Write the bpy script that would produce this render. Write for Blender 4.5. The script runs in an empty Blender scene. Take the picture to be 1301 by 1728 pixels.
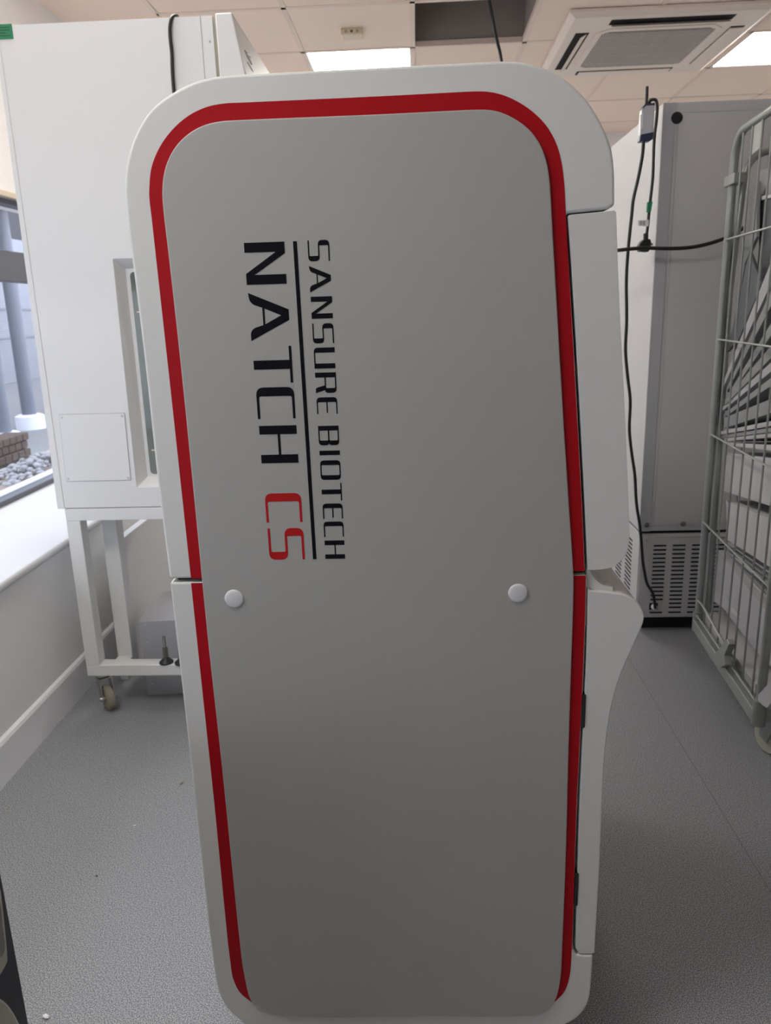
import bpy, bmesh, math, random
from mathutils import Vector, Matrix
random.seed(4)
S = bpy.context.scene
COL = S.collection

# ------------------------------------------------------------------ camera
CX, CY, FPX, CAMH = 650.5, 864.0, 1295.59, 1.31
_d = Vector((800 - CX, 5795 - CY, FPX)).normalized()
_y = Vector((703 - CX, 522 - CY, FPX)).normalized()
_z = -_d
_x = _y.cross(_z)
RM = Matrix((_x, _y, _z))                      # photo ray -> room axes
CAM = Vector((0, 0, CAMH))
cd = bpy.data.cameras.new('camera')
cam = bpy.data.objects.new('camera', cd)
COL.objects.link(cam)
S.camera = cam
cd.sensor_fit = 'VERTICAL'
cd.sensor_height = 36
cd.lens = FPX / 1728 * 36
cd.clip_start = 0.02
c0, c1, c2 = RM.col[0], -RM.col[1], -RM.col[2]
cam.matrix_world = Matrix(((c0[0], c1[0], c2[0], 0), (c0[1], c1[1], c2[1], 0), (c0[2], c1[2], c2[2], CAMH), (0, 0, 0, 1)))
cd.dof.use_dof = True
cd.dof.focus_distance = 1.13
cd.dof.aperture_fstop = cd.lens / 2.6          # about 2.6 mm aperture


def ray(x, y):
    return RM @ Vector((x - CX, y - CY, FPX))
def onY(x, y, Y):
    r = ray(x, y)
    return CAM + r * (Y / r.y)
def onX(x, y, X):
    r = ray(x, y)
    return CAM + r * (X / r.x)
def onZ(x, y, Z):
    r = ray(x, y)
    return CAM + r * ((Z - CAMH) / r.z)
def onP(x, y, p, n):
    r = ray(x, y)
    return CAM + r * ((p - CAM).dot(n) / r.dot(n))


# ------------------------------------------------------------------ materials
def mat(name, col, rough=0.5, metal=0.0, bump=0.0, bscale=200.0, var=0.0, vscale=3.0, spec=0.5, coat=0.0):
    m = bpy.data.materials.new(name)
    m.use_nodes = True
    nt = m.node_tree
    b = nt.nodes['Principled BSDF']
    b.inputs['Base Color'].default_value = (*col, 1)
    b.inputs['Roughness'].default_value = rough
    b.inputs['Metallic'].default_value = metal
    b.inputs['Specular IOR Level'].default_value = spec
    b.inputs['Coat Weight'].default_value = coat
    tc = nt.nodes.new('ShaderNodeTexCoord')
    if bump:
        n = nt.nodes.new('ShaderNodeTexNoise')
        n.inputs['Scale'].default_value = bscale
        n.inputs['Detail'].default_value = 2
        bp = nt.nodes.new('ShaderNodeBump')
        bp.inputs['Strength'].default_value = bump
        bp.inputs['Distance'].default_value = 0.001
        nt.links.new(tc.outputs['Object'], n.inputs['Vector'])
        nt.links.new(n.outputs['Fac'], bp.inputs['Height'])
        nt.links.new(bp.outputs['Normal'], b.inputs['Normal'])
    if var:
        n = nt.nodes.new('ShaderNodeTexNoise')
        n.inputs['Scale'].default_value = vscale
        n.inputs['Detail'].default_value = 4
        mr = nt.nodes.new('ShaderNodeMapRange')
        mr.inputs['To Min'].default_value = 1 - var
        mr.inputs['To Max'].default_value = 1 + var
        mx = nt.nodes.new('ShaderNodeMix')
        mx.data_type = 'RGBA'
        mx.blend_type = 'MULTIPLY'
        mx.inputs['Factor'].default_value = 1
        mx.inputs[6].default_value = (*col, 1)
        nt.links.new(tc.outputs['Object'], n.inputs['Vector'])
        nt.links.new(n.outputs['Fac'], mr.inputs['Value'])
        nt.links.new(mr.outputs['Result'], mx.inputs[7])
        nt.links.new(mx.outputs[2], b.inputs['Base Color'])
    return m


def emit(name, col, s):
    m = bpy.data.materials.new(name)
    m.use_nodes = True
    nt = m.node_tree
    nt.nodes.clear()
    e = nt.nodes.new('ShaderNodeEmission')
    e.inputs['Color'].default_value = (*col, 1)
    e.inputs['Strength'].default_value = s
    o = nt.nodes.new('ShaderNodeOutputMaterial')
    nt.links.new(e.outputs[0], o.inputs[0])
    return m


LAMP = 19.0
M = {}
M['shell'] = mat('shell white paint', (0.65, 0.655, 0.625), 0.45, bump=0.12, bscale=900)
M['panel'] = mat('warm grey paint', (0.372, 0.370, 0.343), 0.5, bump=0.15, bscale=1200, var=0.035, vscale=4)
M['red'] = mat('red paint', (0.37, 0.004, 0.009), 0.5, bump=0.18, bscale=900, spec=0.16)
M['redink'] = mat('red ink', (0.42, 0.012, 0.012), 0.6, spec=0.12)
M['ink'] = mat('black ink', (0.005, 0.005, 0.008), 0.6, spec=0.1)
M['black'] = mat('black plastic', (0.012, 0.012, 0.013), 0.5)
M['dark'] = mat('dark void', (0.01, 0.01, 0.01), 0.9)
M['cap'] = mat('cap plastic', (0.62, 0.62, 0.63), 0.4)
M['white'] = mat('white powder coat', (0.74, 0.745, 0.74), 0.45, bump=0.06, bscale=500)
M['line'] = mat('panel seam', (0.40, 0.41, 0.43), 0.6)
M['seal'] = mat('door seal', (0.42, 0.41, 0.33), 0.7)
M['glass_dark'] = mat('tinted glass', (0.13, 0.15, 0.13), 0.08, spec=0.6)
M['green'] = mat('green sticker', (0.02, 0.22, 0.10), 0.5)
M['green_ink'] = mat('sticker print', (0.01, 0.08, 0.05), 0.6)
M['logo'] = mat('blue grey print', (0.22, 0.23, 0.30), 0.5)
M['cable'] = mat('cable rubber', (0.013, 0.014, 0.013), 0.45)
M['galv'] = mat('zinc plated steel', (0.34, 0.36, 0.345), 0.38, metal=0.65, var=0.14, vscale=25)
M['chrome'] = mat('bright zinc', (0.46, 0.46, 0.44), 0.3, metal=0.9)
M['stud'] = mat('dull steel stud', (0.20, 0.195, 0.18), 0.4, metal=0.7)
M['greybox'] = mat('grey painted steel', (0.40, 0.40, 0.43), 0.5, bump=0.05)
M['rubber'] = mat('grey rubber tread', (0.27, 0.25, 0.19), 0.6)
M['fridge'] = mat('appliance white', (0.57, 0.57, 0.575), 0.45, bump=0.05, bscale=500)
M['fridge_edge'] = mat('appliance post', (0.46, 0.475, 0.50), 0.45)
M['blue'] = mat('navy plastic', (0.025, 0.035, 0.085), 0.4)
M['logger'] = mat('silver casing', (0.52, 0.53, 0.57), 0.35)
M['paper'] = mat('white label', (0.78, 0.78, 0.79), 0.6)
M['card_white'] = mat('white carton', (0.47, 0.465, 0.475), 0.6, var=0.05, vscale=8)
M['card_grey'] = mat('grey board', (0.25, 0.255, 0.26), 0.55, var=0.08, vscale=6)
M['card_light'] = mat('pale grey board', (0.42, 0.415, 0.43), 0.55)
M['slate'] = mat('slate board', (0.085, 0.09, 0.10), 0.5)
M['alu'] = mat('aluminium edge', (0.62, 0.62, 0.63), 0.4)
M['navy'] = mat('navy laminate', (0.028, 0.030, 0.042), 0.4)
M['cream'] = mat('cream plastic', (0.46, 0.455, 0.39), 0.4)
M['creamgrey'] = mat('grey glazing', (0.28, 0.30, 0.29), 0.2)
M['wall'] = mat('painted plaster', (0.90, 0.89, 0.885), 0.7, bump=0.1, bscale=150)
M['sill'] = mat('gloss white sill', (0.64, 0.64, 0.655), 0.35)
M['skirt'] = mat('vinyl skirting', (0.88, 0.88, 0.89), 0.4)
M['ceil'] = mat('ceiling tile', (0.95, 0.78, 0.665), 0.9, bump=0.3, bscale=300)
M['tee'] = mat('ceiling tee', (0.84, 0.70, 0.60), 0.6)
M['aircon'] = mat('air conditioner plastic', (0.84, 0.745, 0.665), 0.5)
M['grille'] = mat('intake grille', (0.30, 0.27, 0.245), 0.7)
M['grille_bar'] = mat('intake bar', (0.55, 0.50, 0.46), 0.6)
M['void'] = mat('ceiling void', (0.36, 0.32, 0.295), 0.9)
M['sensor'] = mat('ivory plastic', (0.68, 0.58, 0.42), 0.5)
M['lamp'] = emit('lamp diffuser', (1.0, 0.965, 0.915), LAMP)
M['frame'] = mat('slate window frame', (0.09, 0.10, 0.13), 0.45)
M['outwall'] = mat('pale cladding', (0.80, 0.83, 0.92), 0.7)
M['outpost'] = mat('blue grey steel', (0.13, 0.15, 0.20), 0.5)
M['outdark'] = mat('dark canopy steel', (0.10, 0.11, 0.15), 0.5)
M['paving'] = mat('paving', (0.22, 0.22, 0.24), 0.9, var=0.2, vscale=6)
M['tanpaving'] = mat('buff paving', (0.30, 0.24, 0.21), 0.9, var=0.15, vscale=12)
M['gravel'] = mat('gravel', (0.36, 0.36, 0.39), 0.9, var=0.3, vscale=20)
M['brick'] = mat('brown brick', (0.10, 0.07, 0.06), 0.9, var=0.3, vscale=9)
M['crumb'] = mat('crumb', (0.35, 0.31, 0.25), 0.8)

# floor: speckled vinyl with a weld line
def floor_mat():
    m = bpy.data.materials.new('speckled vinyl')
    m.use_nodes = True
    nt = m.node_tree
    b = nt.nodes['Principled BSDF']
    tc = nt.nodes.new('ShaderNodeTexCoord')
    n = nt.nodes.new('ShaderNodeTexNoise')
    n.inputs['Scale'].default_value = 430
    n.inputs['Detail'].default_value = 2
    r = nt.nodes.new('ShaderNodeValToRGB')
    r.color_ramp.elements[0].position = 0.41
    r.color_ramp.elements[0].color = (0.11, 0.118, 0.132, 1)
    r.color_ramp.elements[1].position = 0.60
    r.color_ramp.elements[1].color = (0.41, 0.42, 0.44, 1)
    e = r.color_ramp.elements.new(0.5)
    e.color = (0.235, 0.245, 0.26, 1)
    nt.links.new(tc.outputs['Object'], n.inputs['Vector'])
    nt.links.new(n.outputs['Fac'], r.inputs['Fac'])
    # pale flecks
    v = nt.nodes.new('ShaderNodeTexVoronoi')
    v.inputs['Scale'].default_value = 150
    lt = nt.nodes.new('ShaderNodeMath'); lt.operation = 'LESS_THAN'; lt.inputs[1].default_value = 0.12
    nt.links.new(tc.outputs['Object'], v.inputs['Vector'])
    nt.links.new(v.outputs['Distance'], lt.inputs[0])
    mx = nt.nodes.new('ShaderNodeMix'); mx.data_type = 'RGBA'
    mx.inputs[7].default_value = (0.36, 0.37, 0.38, 1)
    mm = nt.nodes.new('ShaderNodeMath'); mm.operation = 'MULTIPLY'; mm.inputs[1].default_value = 0.5
    nt.links.new(lt.outputs[0], mm.inputs[0])
    nt.links.new(mm.outputs[0], mx.inputs['Factor'])
    nt.links.new(r.outputs['Color'], mx.inputs[6])
    # weld line
    sx = nt.nodes.new('ShaderNodeSeparateXYZ')
    nt.links.new(tc.outputs['Object'], sx.inputs[0])
    a = nt.nodes.new('ShaderNodeMath'); a.operation = 'SUBTRACT'; a.inputs[1].default_value = 0.783
    ab = nt.nodes.new('ShaderNodeMath'); ab.operation = 'ABSOLUTE'
    l2 = nt.nodes.new('ShaderNodeMath'); l2.operation = 'LESS_THAN'; l2.inputs[1].default_value = 0.0016
    nt.links.new(sx.outputs['X'], a.inputs[0]); nt.links.new(a.outputs[0], ab.inputs[0]); nt.links.new(ab.outputs[0], l2.inputs[0])
    m2 = nt.nodes.new('ShaderNodeMix'); m2.data_type = 'RGBA'
    m2.inputs[7].default_value = (0.13, 0.13, 0.135, 1)
    l3 = nt.nodes.new('ShaderNodeMath'); l3.operation = 'MULTIPLY'; l3.inputs[1].default_value = 0.6
    nt.links.new(l2.outputs[0], l3.inputs[0])
    nt.links.new(l3.outputs[0], m2.inputs['Factor'])
    nt.links.new(mx.outputs[2], m2.inputs[6])
    nt.links.new(m2.outputs[2], b.inputs['Base Color'])
    b.inputs['Roughness'].default_value = 0.5
    bp = nt.nodes.new('ShaderNodeBump'); bp.inputs['Strength'].default_value = 0.12; bp.inputs['Distance'].default_value = 0.001
    nt.links.new(n.outputs['Fac'], bp.inputs['Height'])
    nt.links.new(bp.outputs['Normal'], b.inputs['Normal'])
    return m
M['floor'] = floor_mat()

def pane_mat():
    m = bpy.data.materials.new('window glass')
    m.use_nodes = True
    nt = m.node_tree
    nt.nodes.clear()
    t = nt.nodes.new('ShaderNodeBsdfTransparent')
    t.inputs['Color'].default_value = (0.93, 0.96, 0.97, 1)
    g = nt.nodes.new('ShaderNodeBsdfGlossy')
    g.inputs['Roughness'].default_value = 0.02
    lw = nt.nodes.new('ShaderNodeLayerWeight'); lw.inputs['Blend'].default_value = 0.5
    pw = nt.nodes.new('ShaderNodeMath'); pw.operation = 'POWER'; pw.inputs[1].default_value = 5
    f = nt.nodes.new('ShaderNodeMath'); f.operation = 'MULTIPLY_ADD'; f.inputs[1].default_value = 0.45; f.inputs[2].default_value = 0.03
    nt.links.new(lw.outputs['Facing'], pw.inputs[0]); nt.links.new(pw.outputs[0], f.inputs[0])
    mx = nt.nodes.new('ShaderNodeMixShader')
    o = nt.nodes.new('ShaderNodeOutputMaterial')
    nt.links.new(f.outputs[0], mx.inputs[0]); nt.links.new(t.outputs[0], mx.inputs[1]); nt.links.new(g.outputs[0], mx.inputs[2])
    nt.links.new(mx.outputs[0], o.inputs[0])
    return m
M['pane'] = pane_mat()

def corrugated():
    m = mat('corrugated cladding', (0.34, 0.355, 0.42), 0.7)
    nt = m.node_tree
    b = nt.nodes['Principled BSDF']
    tc = nt.nodes.new('ShaderNodeTexCoord')
    w = nt.nodes.new('ShaderNodeTexWave'); w.bands_direction = 'Z'; w.inputs['Scale'].default_value = 9
    bp = nt.nodes.new('ShaderNodeBump'); bp.inputs['Distance'].default_value = 0.03; bp.inputs['Strength'].default_value = 0.6
    nt.links.new(tc.outputs['Object'], w.inputs['Vector']); nt.links.new(w.outputs['Fac'], bp.inputs['Height'])
    nt.links.new(bp.outputs['Normal'], b.inputs['Normal'])
    return m
M['corr'] = corrugated()


# ------------------------------------------------------------------ mesh helpers
def V(*a):
    return Vector(a)

class G:
    """collects shapes in room coordinates, links them as ONE mesh object"""
    def __init__(self):
        self.bm = bmesh.new()
    def box(self, x0, x1, y0, y1, z0, z1, rot=0.0, piv=None):
        vs = [V(x, y, z) for x in (x0, x1) for y in (y0, y1) for z in (z0, z1)]
        if rot:
            c = Vector(piv) if piv else V((x0 + x1) / 2, (y0 + y1) / 2, 0)
            R = Matrix.Rotation(rot, 3, 'Z')
            vs = [R @ (v - c) + c for v in vs]
        b = [self.bm.verts.new(v) for v in vs]
        for f in ((0, 1, 3, 2), (4, 6, 7, 5), (0, 4, 5, 1), (2, 3, 7, 6), (0, 2, 6, 4), (1, 5, 7, 3)):
            self.bm.faces.new([b[i] for i in f])
        return self
    def prism(self, pts, ext):
        """planar outline extruded by vector ext"""
        ext = Vector(ext)
        a = [self.bm.verts.new(p) for p in pts]
        b = [self.bm.verts.new(Vector(p) + ext) for p in pts]
        n = len(pts)
        self.bm.faces.new(a)
        self.bm.faces.new(list(reversed(b)))
        for i in range(n):
            self.bm.faces.new((a[i], b[i], b[(i + 1) % n], a[(i + 1) % n]))
        return self
    def quad(self, *ps):
        self.bm.faces.new([self.bm.verts.new(p) for p in ps])
        return self
    def tube(self, pts, r, seg=10, smooth=3, cap=True):
        pts = [Vector(p) for p in pts]
        if smooth and len(pts) > 2:
            pts = catmull(pts, smooth)
        rings = []
        t0 = (pts[1] - pts[0]).normalized()
        up = V(0, 0, 1) if abs(t0.z) < 0.9 else V(1, 0, 0)
        nrm = t0.cross(up).normalized()
        for i, p in enumerate(pts):
            t = (pts[min(i + 1, len(pts) - 1)] - pts[max(i - 1, 0)]).normalized()
            nrm = (nrm - t * nrm.dot(t)).normalized()
            bn = t.cross(nrm)
            rings.append([self.bm.verts.new(p + nrm * (r * math.cos(a)) + bn * (r * math.sin(a)))
                          for a in [2 * math.pi * k / seg for k in range(seg)]])
        for i in range(len(rings) - 1):
            for k in range(seg):
                self.bm.faces.new((rings[i][k], rings[i][(k + 1) % seg], rings[i + 1][(k + 1) % seg], rings[i + 1][k]))
        if cap:
            self.bm.faces.new(list(reversed(rings[0])))
            self.bm.faces.new(rings[-1])
        return self
    def lathe(self, c, axis, prof, seg=28):
        """prof = [(distance along axis, radius)...]"""
        c = Vector(c)
        ax = Vector(axis).normalized()
        n = ax.cross(V(0, 0, 1) if abs(ax.z) < 0.9 else V(1, 0, 0)).normalized()
        b = ax.cross(n)
        rings = []
        for d, r in prof:
            rings.append([self.bm.verts.new(c + ax * d + (n * math.cos(t) + b * math.sin(t)) * max(r, 1e-4))
                          for t in [2 * math.pi * k / seg for k in range(seg)]])
        for i in range(len(rings) - 1):
            for k in range(seg):
                self.bm.faces.new((rings[i][k], rings[i][(k + 1) % seg], rings[i + 1][(k + 1) % seg], rings[i + 1][k]))
        self.bm.faces.new(list(reversed(rings[0])))
        self.bm.faces.new(rings[-1])
        return self
    def out(self, name, m, parent=None, bevel=0.0, smooth=False, seg=2):
        bm = self.bm
        bmesh.ops.recalc_face_normals(bm, faces=bm.faces)
        off = ORG.get(parent.name, V(0, 0, 0)) if parent else V(0, 0, 0)
        if parent:
            bm.transform(Matrix.Translation(-off))
        me = bpy.data.meshes.new(name)
        if smooth:
            for f in bm.faces:
                f.smooth = True
        bm.to_mesh(me)
        bm.free()
        me.materials.append(M[m] if isinstance(m, str) else m)
        o = bpy.data.objects.new(name, me)
        COL.objects.link(o)
        if parent:
            o.parent = parent
            ORG[o.name] = off
        if bevel:
            md = o.modifiers.new('bevel', 'BEVEL')
            md.width = bevel
            md.segments = seg
            md.limit_method = 'ANGLE'
            md.angle_limit = math.radians(35)
        if smooth:
            try:
                me.set_sharp_from_angle(angle=math.radians(40))
            except Exception:
                pass
        return o

ORG = {}
def thing(name, label, cat, loc=(0, 0, 0), group=None):
    o = bpy.data.objects.new(name, None)
    COL.objects.link(o)
    o.location = loc
    o.empty_display_size = 0.05
    ORG[o.name] = Vector(loc)
    return tag(o, label, cat, group)
def tag(o, label, cat, group=None, kind=None):
    o['label'] = label
    o['category'] = cat
    if group:
        o['group'] = group
    if kind:
        o['kind'] = kind
    return o
def struct(o, label=None):
    o['kind'] = 'structure'
    if label:
        o['label'] = label
    return o

def catmull(p, n, closed=False):
    out = []
    N = len(p)
    for i in range(N - (0 if closed else 1)):
        if closed:
            a, b, c, d = p[(i - 1) % N], p[i], p[(i + 1) % N], p[(i + 2) % N]
        else:
            a, b, c, d = p[max(i - 1, 0)], p[i], p[i + 1], p[min(i + 2, N - 1)]
        def tj(t, u, v):
            return t + max((v - u).length, 1e-6) ** 0.5
        if (a - b).length < 1e-7: a = b - (c - b)
        if (d - c).length < 1e-7: d = c + (c - b)
        t0 = 0; t1 = tj(t0, a, b); t2 = tj(t1, b, c); t3 = tj(t2, c, d)
        for k in range(n):
            t = t1 + (t2 - t1) * k / n
            A1 = a * ((t1 - t) / (t1 - t0)) + b * ((t - t0) / (t1 - t0))
            A2 = b * ((t2 - t) / (t2 - t1)) + c * ((t - t1) / (t2 - t1))
            A3 = c * ((t3 - t) / (t3 - t2)) + d * ((t - t2) / (t3 - t2))
            B1 = A1 * ((t2 - t) / (t2 - t0)) + A2 * ((t - t0) / (t2 - t0))
            B2 = A2 * ((t3 - t) / (t3 - t1)) + A3 * ((t - t1) / (t3 - t1))
            out.append(B1 * ((t2 - t) / (t2 - t1)) + B2 * ((t - t1) / (t2 - t1)))
    if not closed:
        out.append(p[-1])
    return out

def outline(pts, Y, n=4):
    """traced outline at its real distance; a third value marks a corner, runs between corners are smoothed"""
    P = [onY(q[0], q[1], Y) for q in pts]
    cs = [i for i, q in enumerate(pts) if len(q) > 2]
    if not cs:
        return catmull(P, n, True)
    out = []
    for k, i in enumerate(cs):
        j = cs[(k + 1) % len(cs)]
        run = []
        q = i
        while True:
            run.append(P[q])
            if q == j and len(run) > 1:
                break
            q = (q + 1) % len(P)
        if len(run) == 2:
            out.append(run[0])
        else:
            out += catmull(run, n)[:-1]
    return out


# ------------------------------------------------------------------ the room
CEIL = 2.72
XS = [-1.224 + 0.615 * k for k in range(0, 9)]                 # ceiling tees, across
YS = [-1.70, -1.05, -0.40, 0.24, 0.88, 1.53, 2.18, 2.83, 3.48, 4.135, 4.785, 5.43, 6.14, 6.83]
YB, YF, XR = 7.25, -2.9, 3.7
XW = -1.70                                                      # plane of the wall that holds the window
XD = -1.24                                                      # face of the low wall under the ledge

struct(G().box(XD - 0.05, XR, YF, YB, -0.05, 0).out('floor', 'floor'))
struct(G().box(XR, XR + 0.1, YF, YB, 0, CEIL).out('wall_right', 'wall'))
struct(G().box(XW - 0.2, XR, YB, YB + 0.1, 0, CEIL + 0.0).out('wall_back', 'wall'))
struct(G().box(XW - 0.2, XR, YF - 0.1, YF, 0, CEIL).out('wall_front', 'wall'))
WY0, WY1, WZ0, WZ1 = -2.4, 5.2, 0.574, 1.81
g = G()
g.box(XD - 0.1, XD, YF, YB, 0, 0.545)
g.box(XW - 0.2, XW, YF, YB, WZ1, CEIL)
g.box(XW - 0.2, XW, YF, WY0, 0.5, WZ1)
g.box(XW - 0.2, XW, WY1, YB, 0.5, WZ1)
struct(g.out('wall_left', 'wall'))
struct(G().box(XW - 0.2, XD + 0.018, YF, YB, 0.545, 0.574).out('trim_1', 'sill', bevel=0.012, seg=3), 'deep white window ledge')
g = G()
prof = [(XD, 0.0), (XD + 0.013, 0.0), (XD + 0.013, 0.118), (XD + 0.009, 0.128), (XD, 0.134)]
g.prism([V(x, YF, z) for x, z in prof], (0, YB - YF, 0))
struct(g.out('baseboard_left', 'skirt'))

# window: frame, transom, mullions, panes
wf = G()
xw0, xw1 = XW - 0.075, XW - 0.015
for y0, y1 in ((WY0, WY0 + 0.05), (WY1 - 0.05, WY1), (0.9, 0.96)):
    wf.box(xw0, xw1, y0, y1, WZ0, WZ1)
wf.box(xw0, xw1, WY0, WY1, WZ0, WZ0 + 0.022).box(xw0, xw1, WY0, WY1, WZ1 - 0.02, WZ1)
wf.box(xw0, xw1, WY0, WY1, 1.475, 1.60)
w1 = struct(wf.out('window_1', 'frame', bevel=0.003))
G().box(XW - 0.05, XW - 0.044, WY0, WY1, WZ0, WZ1).out('pane', 'pane', w1)
hd = struct(G().box(XW - 0.01, XW + 0.02, WY0 - 0.03, WY1 + 0.03, WZ1, WZ1 + 0.022).out('trim_2', 'sensor', bevel=0.003), 'cream strip along the window head')

# ceiling: tiles, tees, open tile
xs = [XW - 0.1] + XS + [XR]
ys = [YF] + YS + [YB]
AX0, AX1, AY0, AY1 = 0.785, 1.80, 4.32, 5.40
g = G()
LIGHTCELLS = {}
for (i, j) in [(2, 11), (6, 11), (2, 13), (1, 7), (1, 4)]:
    LIGHTCELLS[(i, j)] = 1
HOLE = (3, 10)
for i in range(len(xs) - 1):
    for j in range(len(ys) - 1):
        if (i, j) == HOLE or (i, j) in LIGHTCELLS:
            continue
        g.box(xs[i], xs[i + 1], ys[j], ys[j + 1], CEIL, CEIL + 0.02)
struct(g.out('ceiling', 'ceil'))
g = G()
for i, x in enumerate(XS):
    g.box(x - 0.012, x + 0.012, YF, YB, CEIL - 0.004, CEIL + 0.024)
for y in YS:
    g.box(XS[0], XR, y - 0.012, y + 0.012, CEIL - 0.004, CEIL + 0.024)
struct(g.out('trim_3', 'tee'), 'ceiling tee grid')
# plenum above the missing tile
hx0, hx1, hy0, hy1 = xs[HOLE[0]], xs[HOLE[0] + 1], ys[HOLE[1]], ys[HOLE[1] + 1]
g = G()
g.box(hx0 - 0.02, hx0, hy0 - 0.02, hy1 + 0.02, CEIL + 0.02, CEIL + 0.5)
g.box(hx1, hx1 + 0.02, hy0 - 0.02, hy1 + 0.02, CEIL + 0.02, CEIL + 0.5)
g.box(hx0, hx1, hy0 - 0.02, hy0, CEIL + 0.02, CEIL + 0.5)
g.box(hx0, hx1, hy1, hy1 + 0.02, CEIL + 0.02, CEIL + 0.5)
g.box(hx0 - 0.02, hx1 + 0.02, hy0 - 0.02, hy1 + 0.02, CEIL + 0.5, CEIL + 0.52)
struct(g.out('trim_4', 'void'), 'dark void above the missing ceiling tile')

LL = {(2, 11): 'bright square ceiling light beside the open ceiling tile, above the analyser',
      (6, 11): 'bright square ceiling light beyond the air conditioner, above the roll cage'}
ADDED = {(2, 13): 'unseen square ceiling light added behind the tall analyser to brighten the ceiling', (1, 7): 'unseen square ceiling light added to brighten the white cabinet', (1, 4): 'unseen square ceiling light added near the camera to brighten analyser and floor'}  # unseen fixtures, added to brighten the ceiling, cabinet, analyser and near floor
for k, (i, j) in enumerate(LIGHTCELLS):
    x0, x1, y0, y1 = xs[i] + 0.012, xs[i + 1] - 0.012, ys[j] + 0.012, ys[j + 1] - 0.012
    t = thing('ceiling_light', LL.get((i, j), ADDED.get((i, j), "")), 'light', ((x0 + x1) / 2, (y0 + y1) / 2, CEIL), 'square ceiling lights')
    g = G()
    g.box(x0, x1, y0, y0 + 0.008, CEIL - 0.002, CEIL + 0.05).box(x0, x1, y1 - 0.008, y1, CEIL - 0.002, CEIL + 0.05)
    g.box(x0, x0 + 0.008, y0, y1, CEIL - 0.002, CEIL + 0.05).box(x1 - 0.008, x1, y0, y1, CEIL - 0.002, CEIL + 0.05)
    g.out('frame', 'white', t)
    G().box(x0 + 0.008, x1 - 0.008, y0 + 0.008, y1 - 0.008, CEIL + 0.004, CEIL + 0.02).out('diffuser', 'lamp', t)

# air conditioner cassette
zc = CEIL - 0.035
acx, acy = (AX0 + AX1) / 2, (AY0 + AY1) / 2
t = thing('air_conditioner', 'square four-way ceiling cassette air conditioner with hatched intake grille', 'air conditioner', (acx, acy, CEIL))
g = G()
ring = [(0.0, CEIL - 0.004), (0.0, CEIL - 0.018), (0.03, zc)]
def rect(d, z):
    return [V(AX0 + d, AY0 + d, z), V(AX1 - d, AY0 + d, z), V(AX1 - d, AY1 - d, z), V(AX0 + d, AY1 - d, z)]
rs = [rect(d, z) for d, z in ring]
for a, b in zip(rs, rs[1:]):
    for k in range(4):
        g.quad(a[k], a[(k + 1) % 4], b[(k + 1) % 4], b[k])
g.quad(*rs[-1])
g.quad(*reversed(rs[0]))
g.out('fascia', 'aircon', t)
ix0, ix1, iy0, iy1 = AX0 + 0.215, AX1 - 0.215, AY0 + 0.235, AY1 - 0.235
def octa(m, c, z):
    a0, a1, b0, b1 = ix0 - m, ix1 + m, iy0 - m, iy1 + m
    return [V(a0 + c, b0, z), V(a1 - c, b0, z), V(a1, b0 + c, z), V(a1, b1 - c, z), V(a1 - c, b1, z), V(a0 + c, b1, z), V(a0, b1 - c, z), V(a0, b0 + c, z)]
g = G(); g.prism(octa(0.035, 0.06, zc - 0.006), (0, 0, 0.006)); g.out('grille_frame', 'aircon', t, bevel=0.002)
g = G(); g.prism(octa(0.0, 0.035, zc - 0.008), (0, 0, 0.003)); gr = g.out('grille', 'grille', t)
g = G()
n = 46
for k in range(n):
    x = ix0 + 0.008 + (ix1 - ix0 - 0.016) * k / (n - 1)
    g.box(x - 0.0022, x + 0.0022, iy0 + 0.012, iy1 - 0.012, zc - 0.011, zc - 0.0075)
for k in range(4):
    y = iy0 + (iy1 - iy0) * (k + 0.5) / 4
    g.box(ix0 + 0.005, ix1 - 0.005, y - 0.003, y + 0.003, zc - 0.0112, zc - 0.0075)
g.out('grille_bars', 'grille_bar', gr)
# outlets: two open with dark throat, two nearly shut
def outlet(x0, x1, y0, y1, axis, opened):
    s = G().box(x0, x1, y0, y1, zc - 0.002, zc + 0.001).out('outlet', 'dark' if opened else 'dark', t)
    f = G()
    if axis == 'x':
        yy = y1 - 0.018 if opened else (y0 + y1) / 2
        f.prism([V(x0 + 0.012, yy - (0.014 if opened else 0.034), zc - 0.018 if opened else zc - 0.004), V(x0 + 0.012, yy + 0.016 + (0.016 if not opened else 0), zc - 0.003), V(x0 + 0.012, yy + 0.016 + (0.016 if not opened else 0), zc - 0.006), V(x0 + 0.012, yy - (0.014 if opened else 0.034), zc - 0.021 if opened else zc - 0.009)], (x1 - x0 - 0.024, 0, 0))
    else:
        xx = x1 - 0.032 if opened else (x0 + x1) / 2
        f.prism([V(xx - (0.010 if opened else 0.034), y0 + 0.012, zc - 0.018 if opened else zc - 0.004), V(xx + 0.02 + (0.012 if not opened else 0), y0 + 0.012, zc - 0.003), V(xx + 0.02 + (0.012 if not opened else 0), y0 + 0.012, zc - 0.006), V(xx - (0.010 if opened else 0.034), y0 + 0.012, zc - 0.021 if opened else zc - 0.009)], (0, y1 - y0 - 0.024, 0))
    f.out('flap', 'aircon', s)
outlet(AX0 + 0.22, AX1 - 0.18, AY0 + 0.075, AY0 + 0.145, 'x', True)
outlet(AX0 + 0.22, AX1 - 0.22, AY1 - 0.14, AY1 - 0.07, 'x', False)
outlet(AX0 + 0.075, AX0 + 0.145, AY0 + 0.25, AY1 - 0.20, 'y', True)
outlet(AX1 - 0.14, AX1 - 0.07, AY0 + 0.25, AY1 - 0.20, 'y', False)

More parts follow.
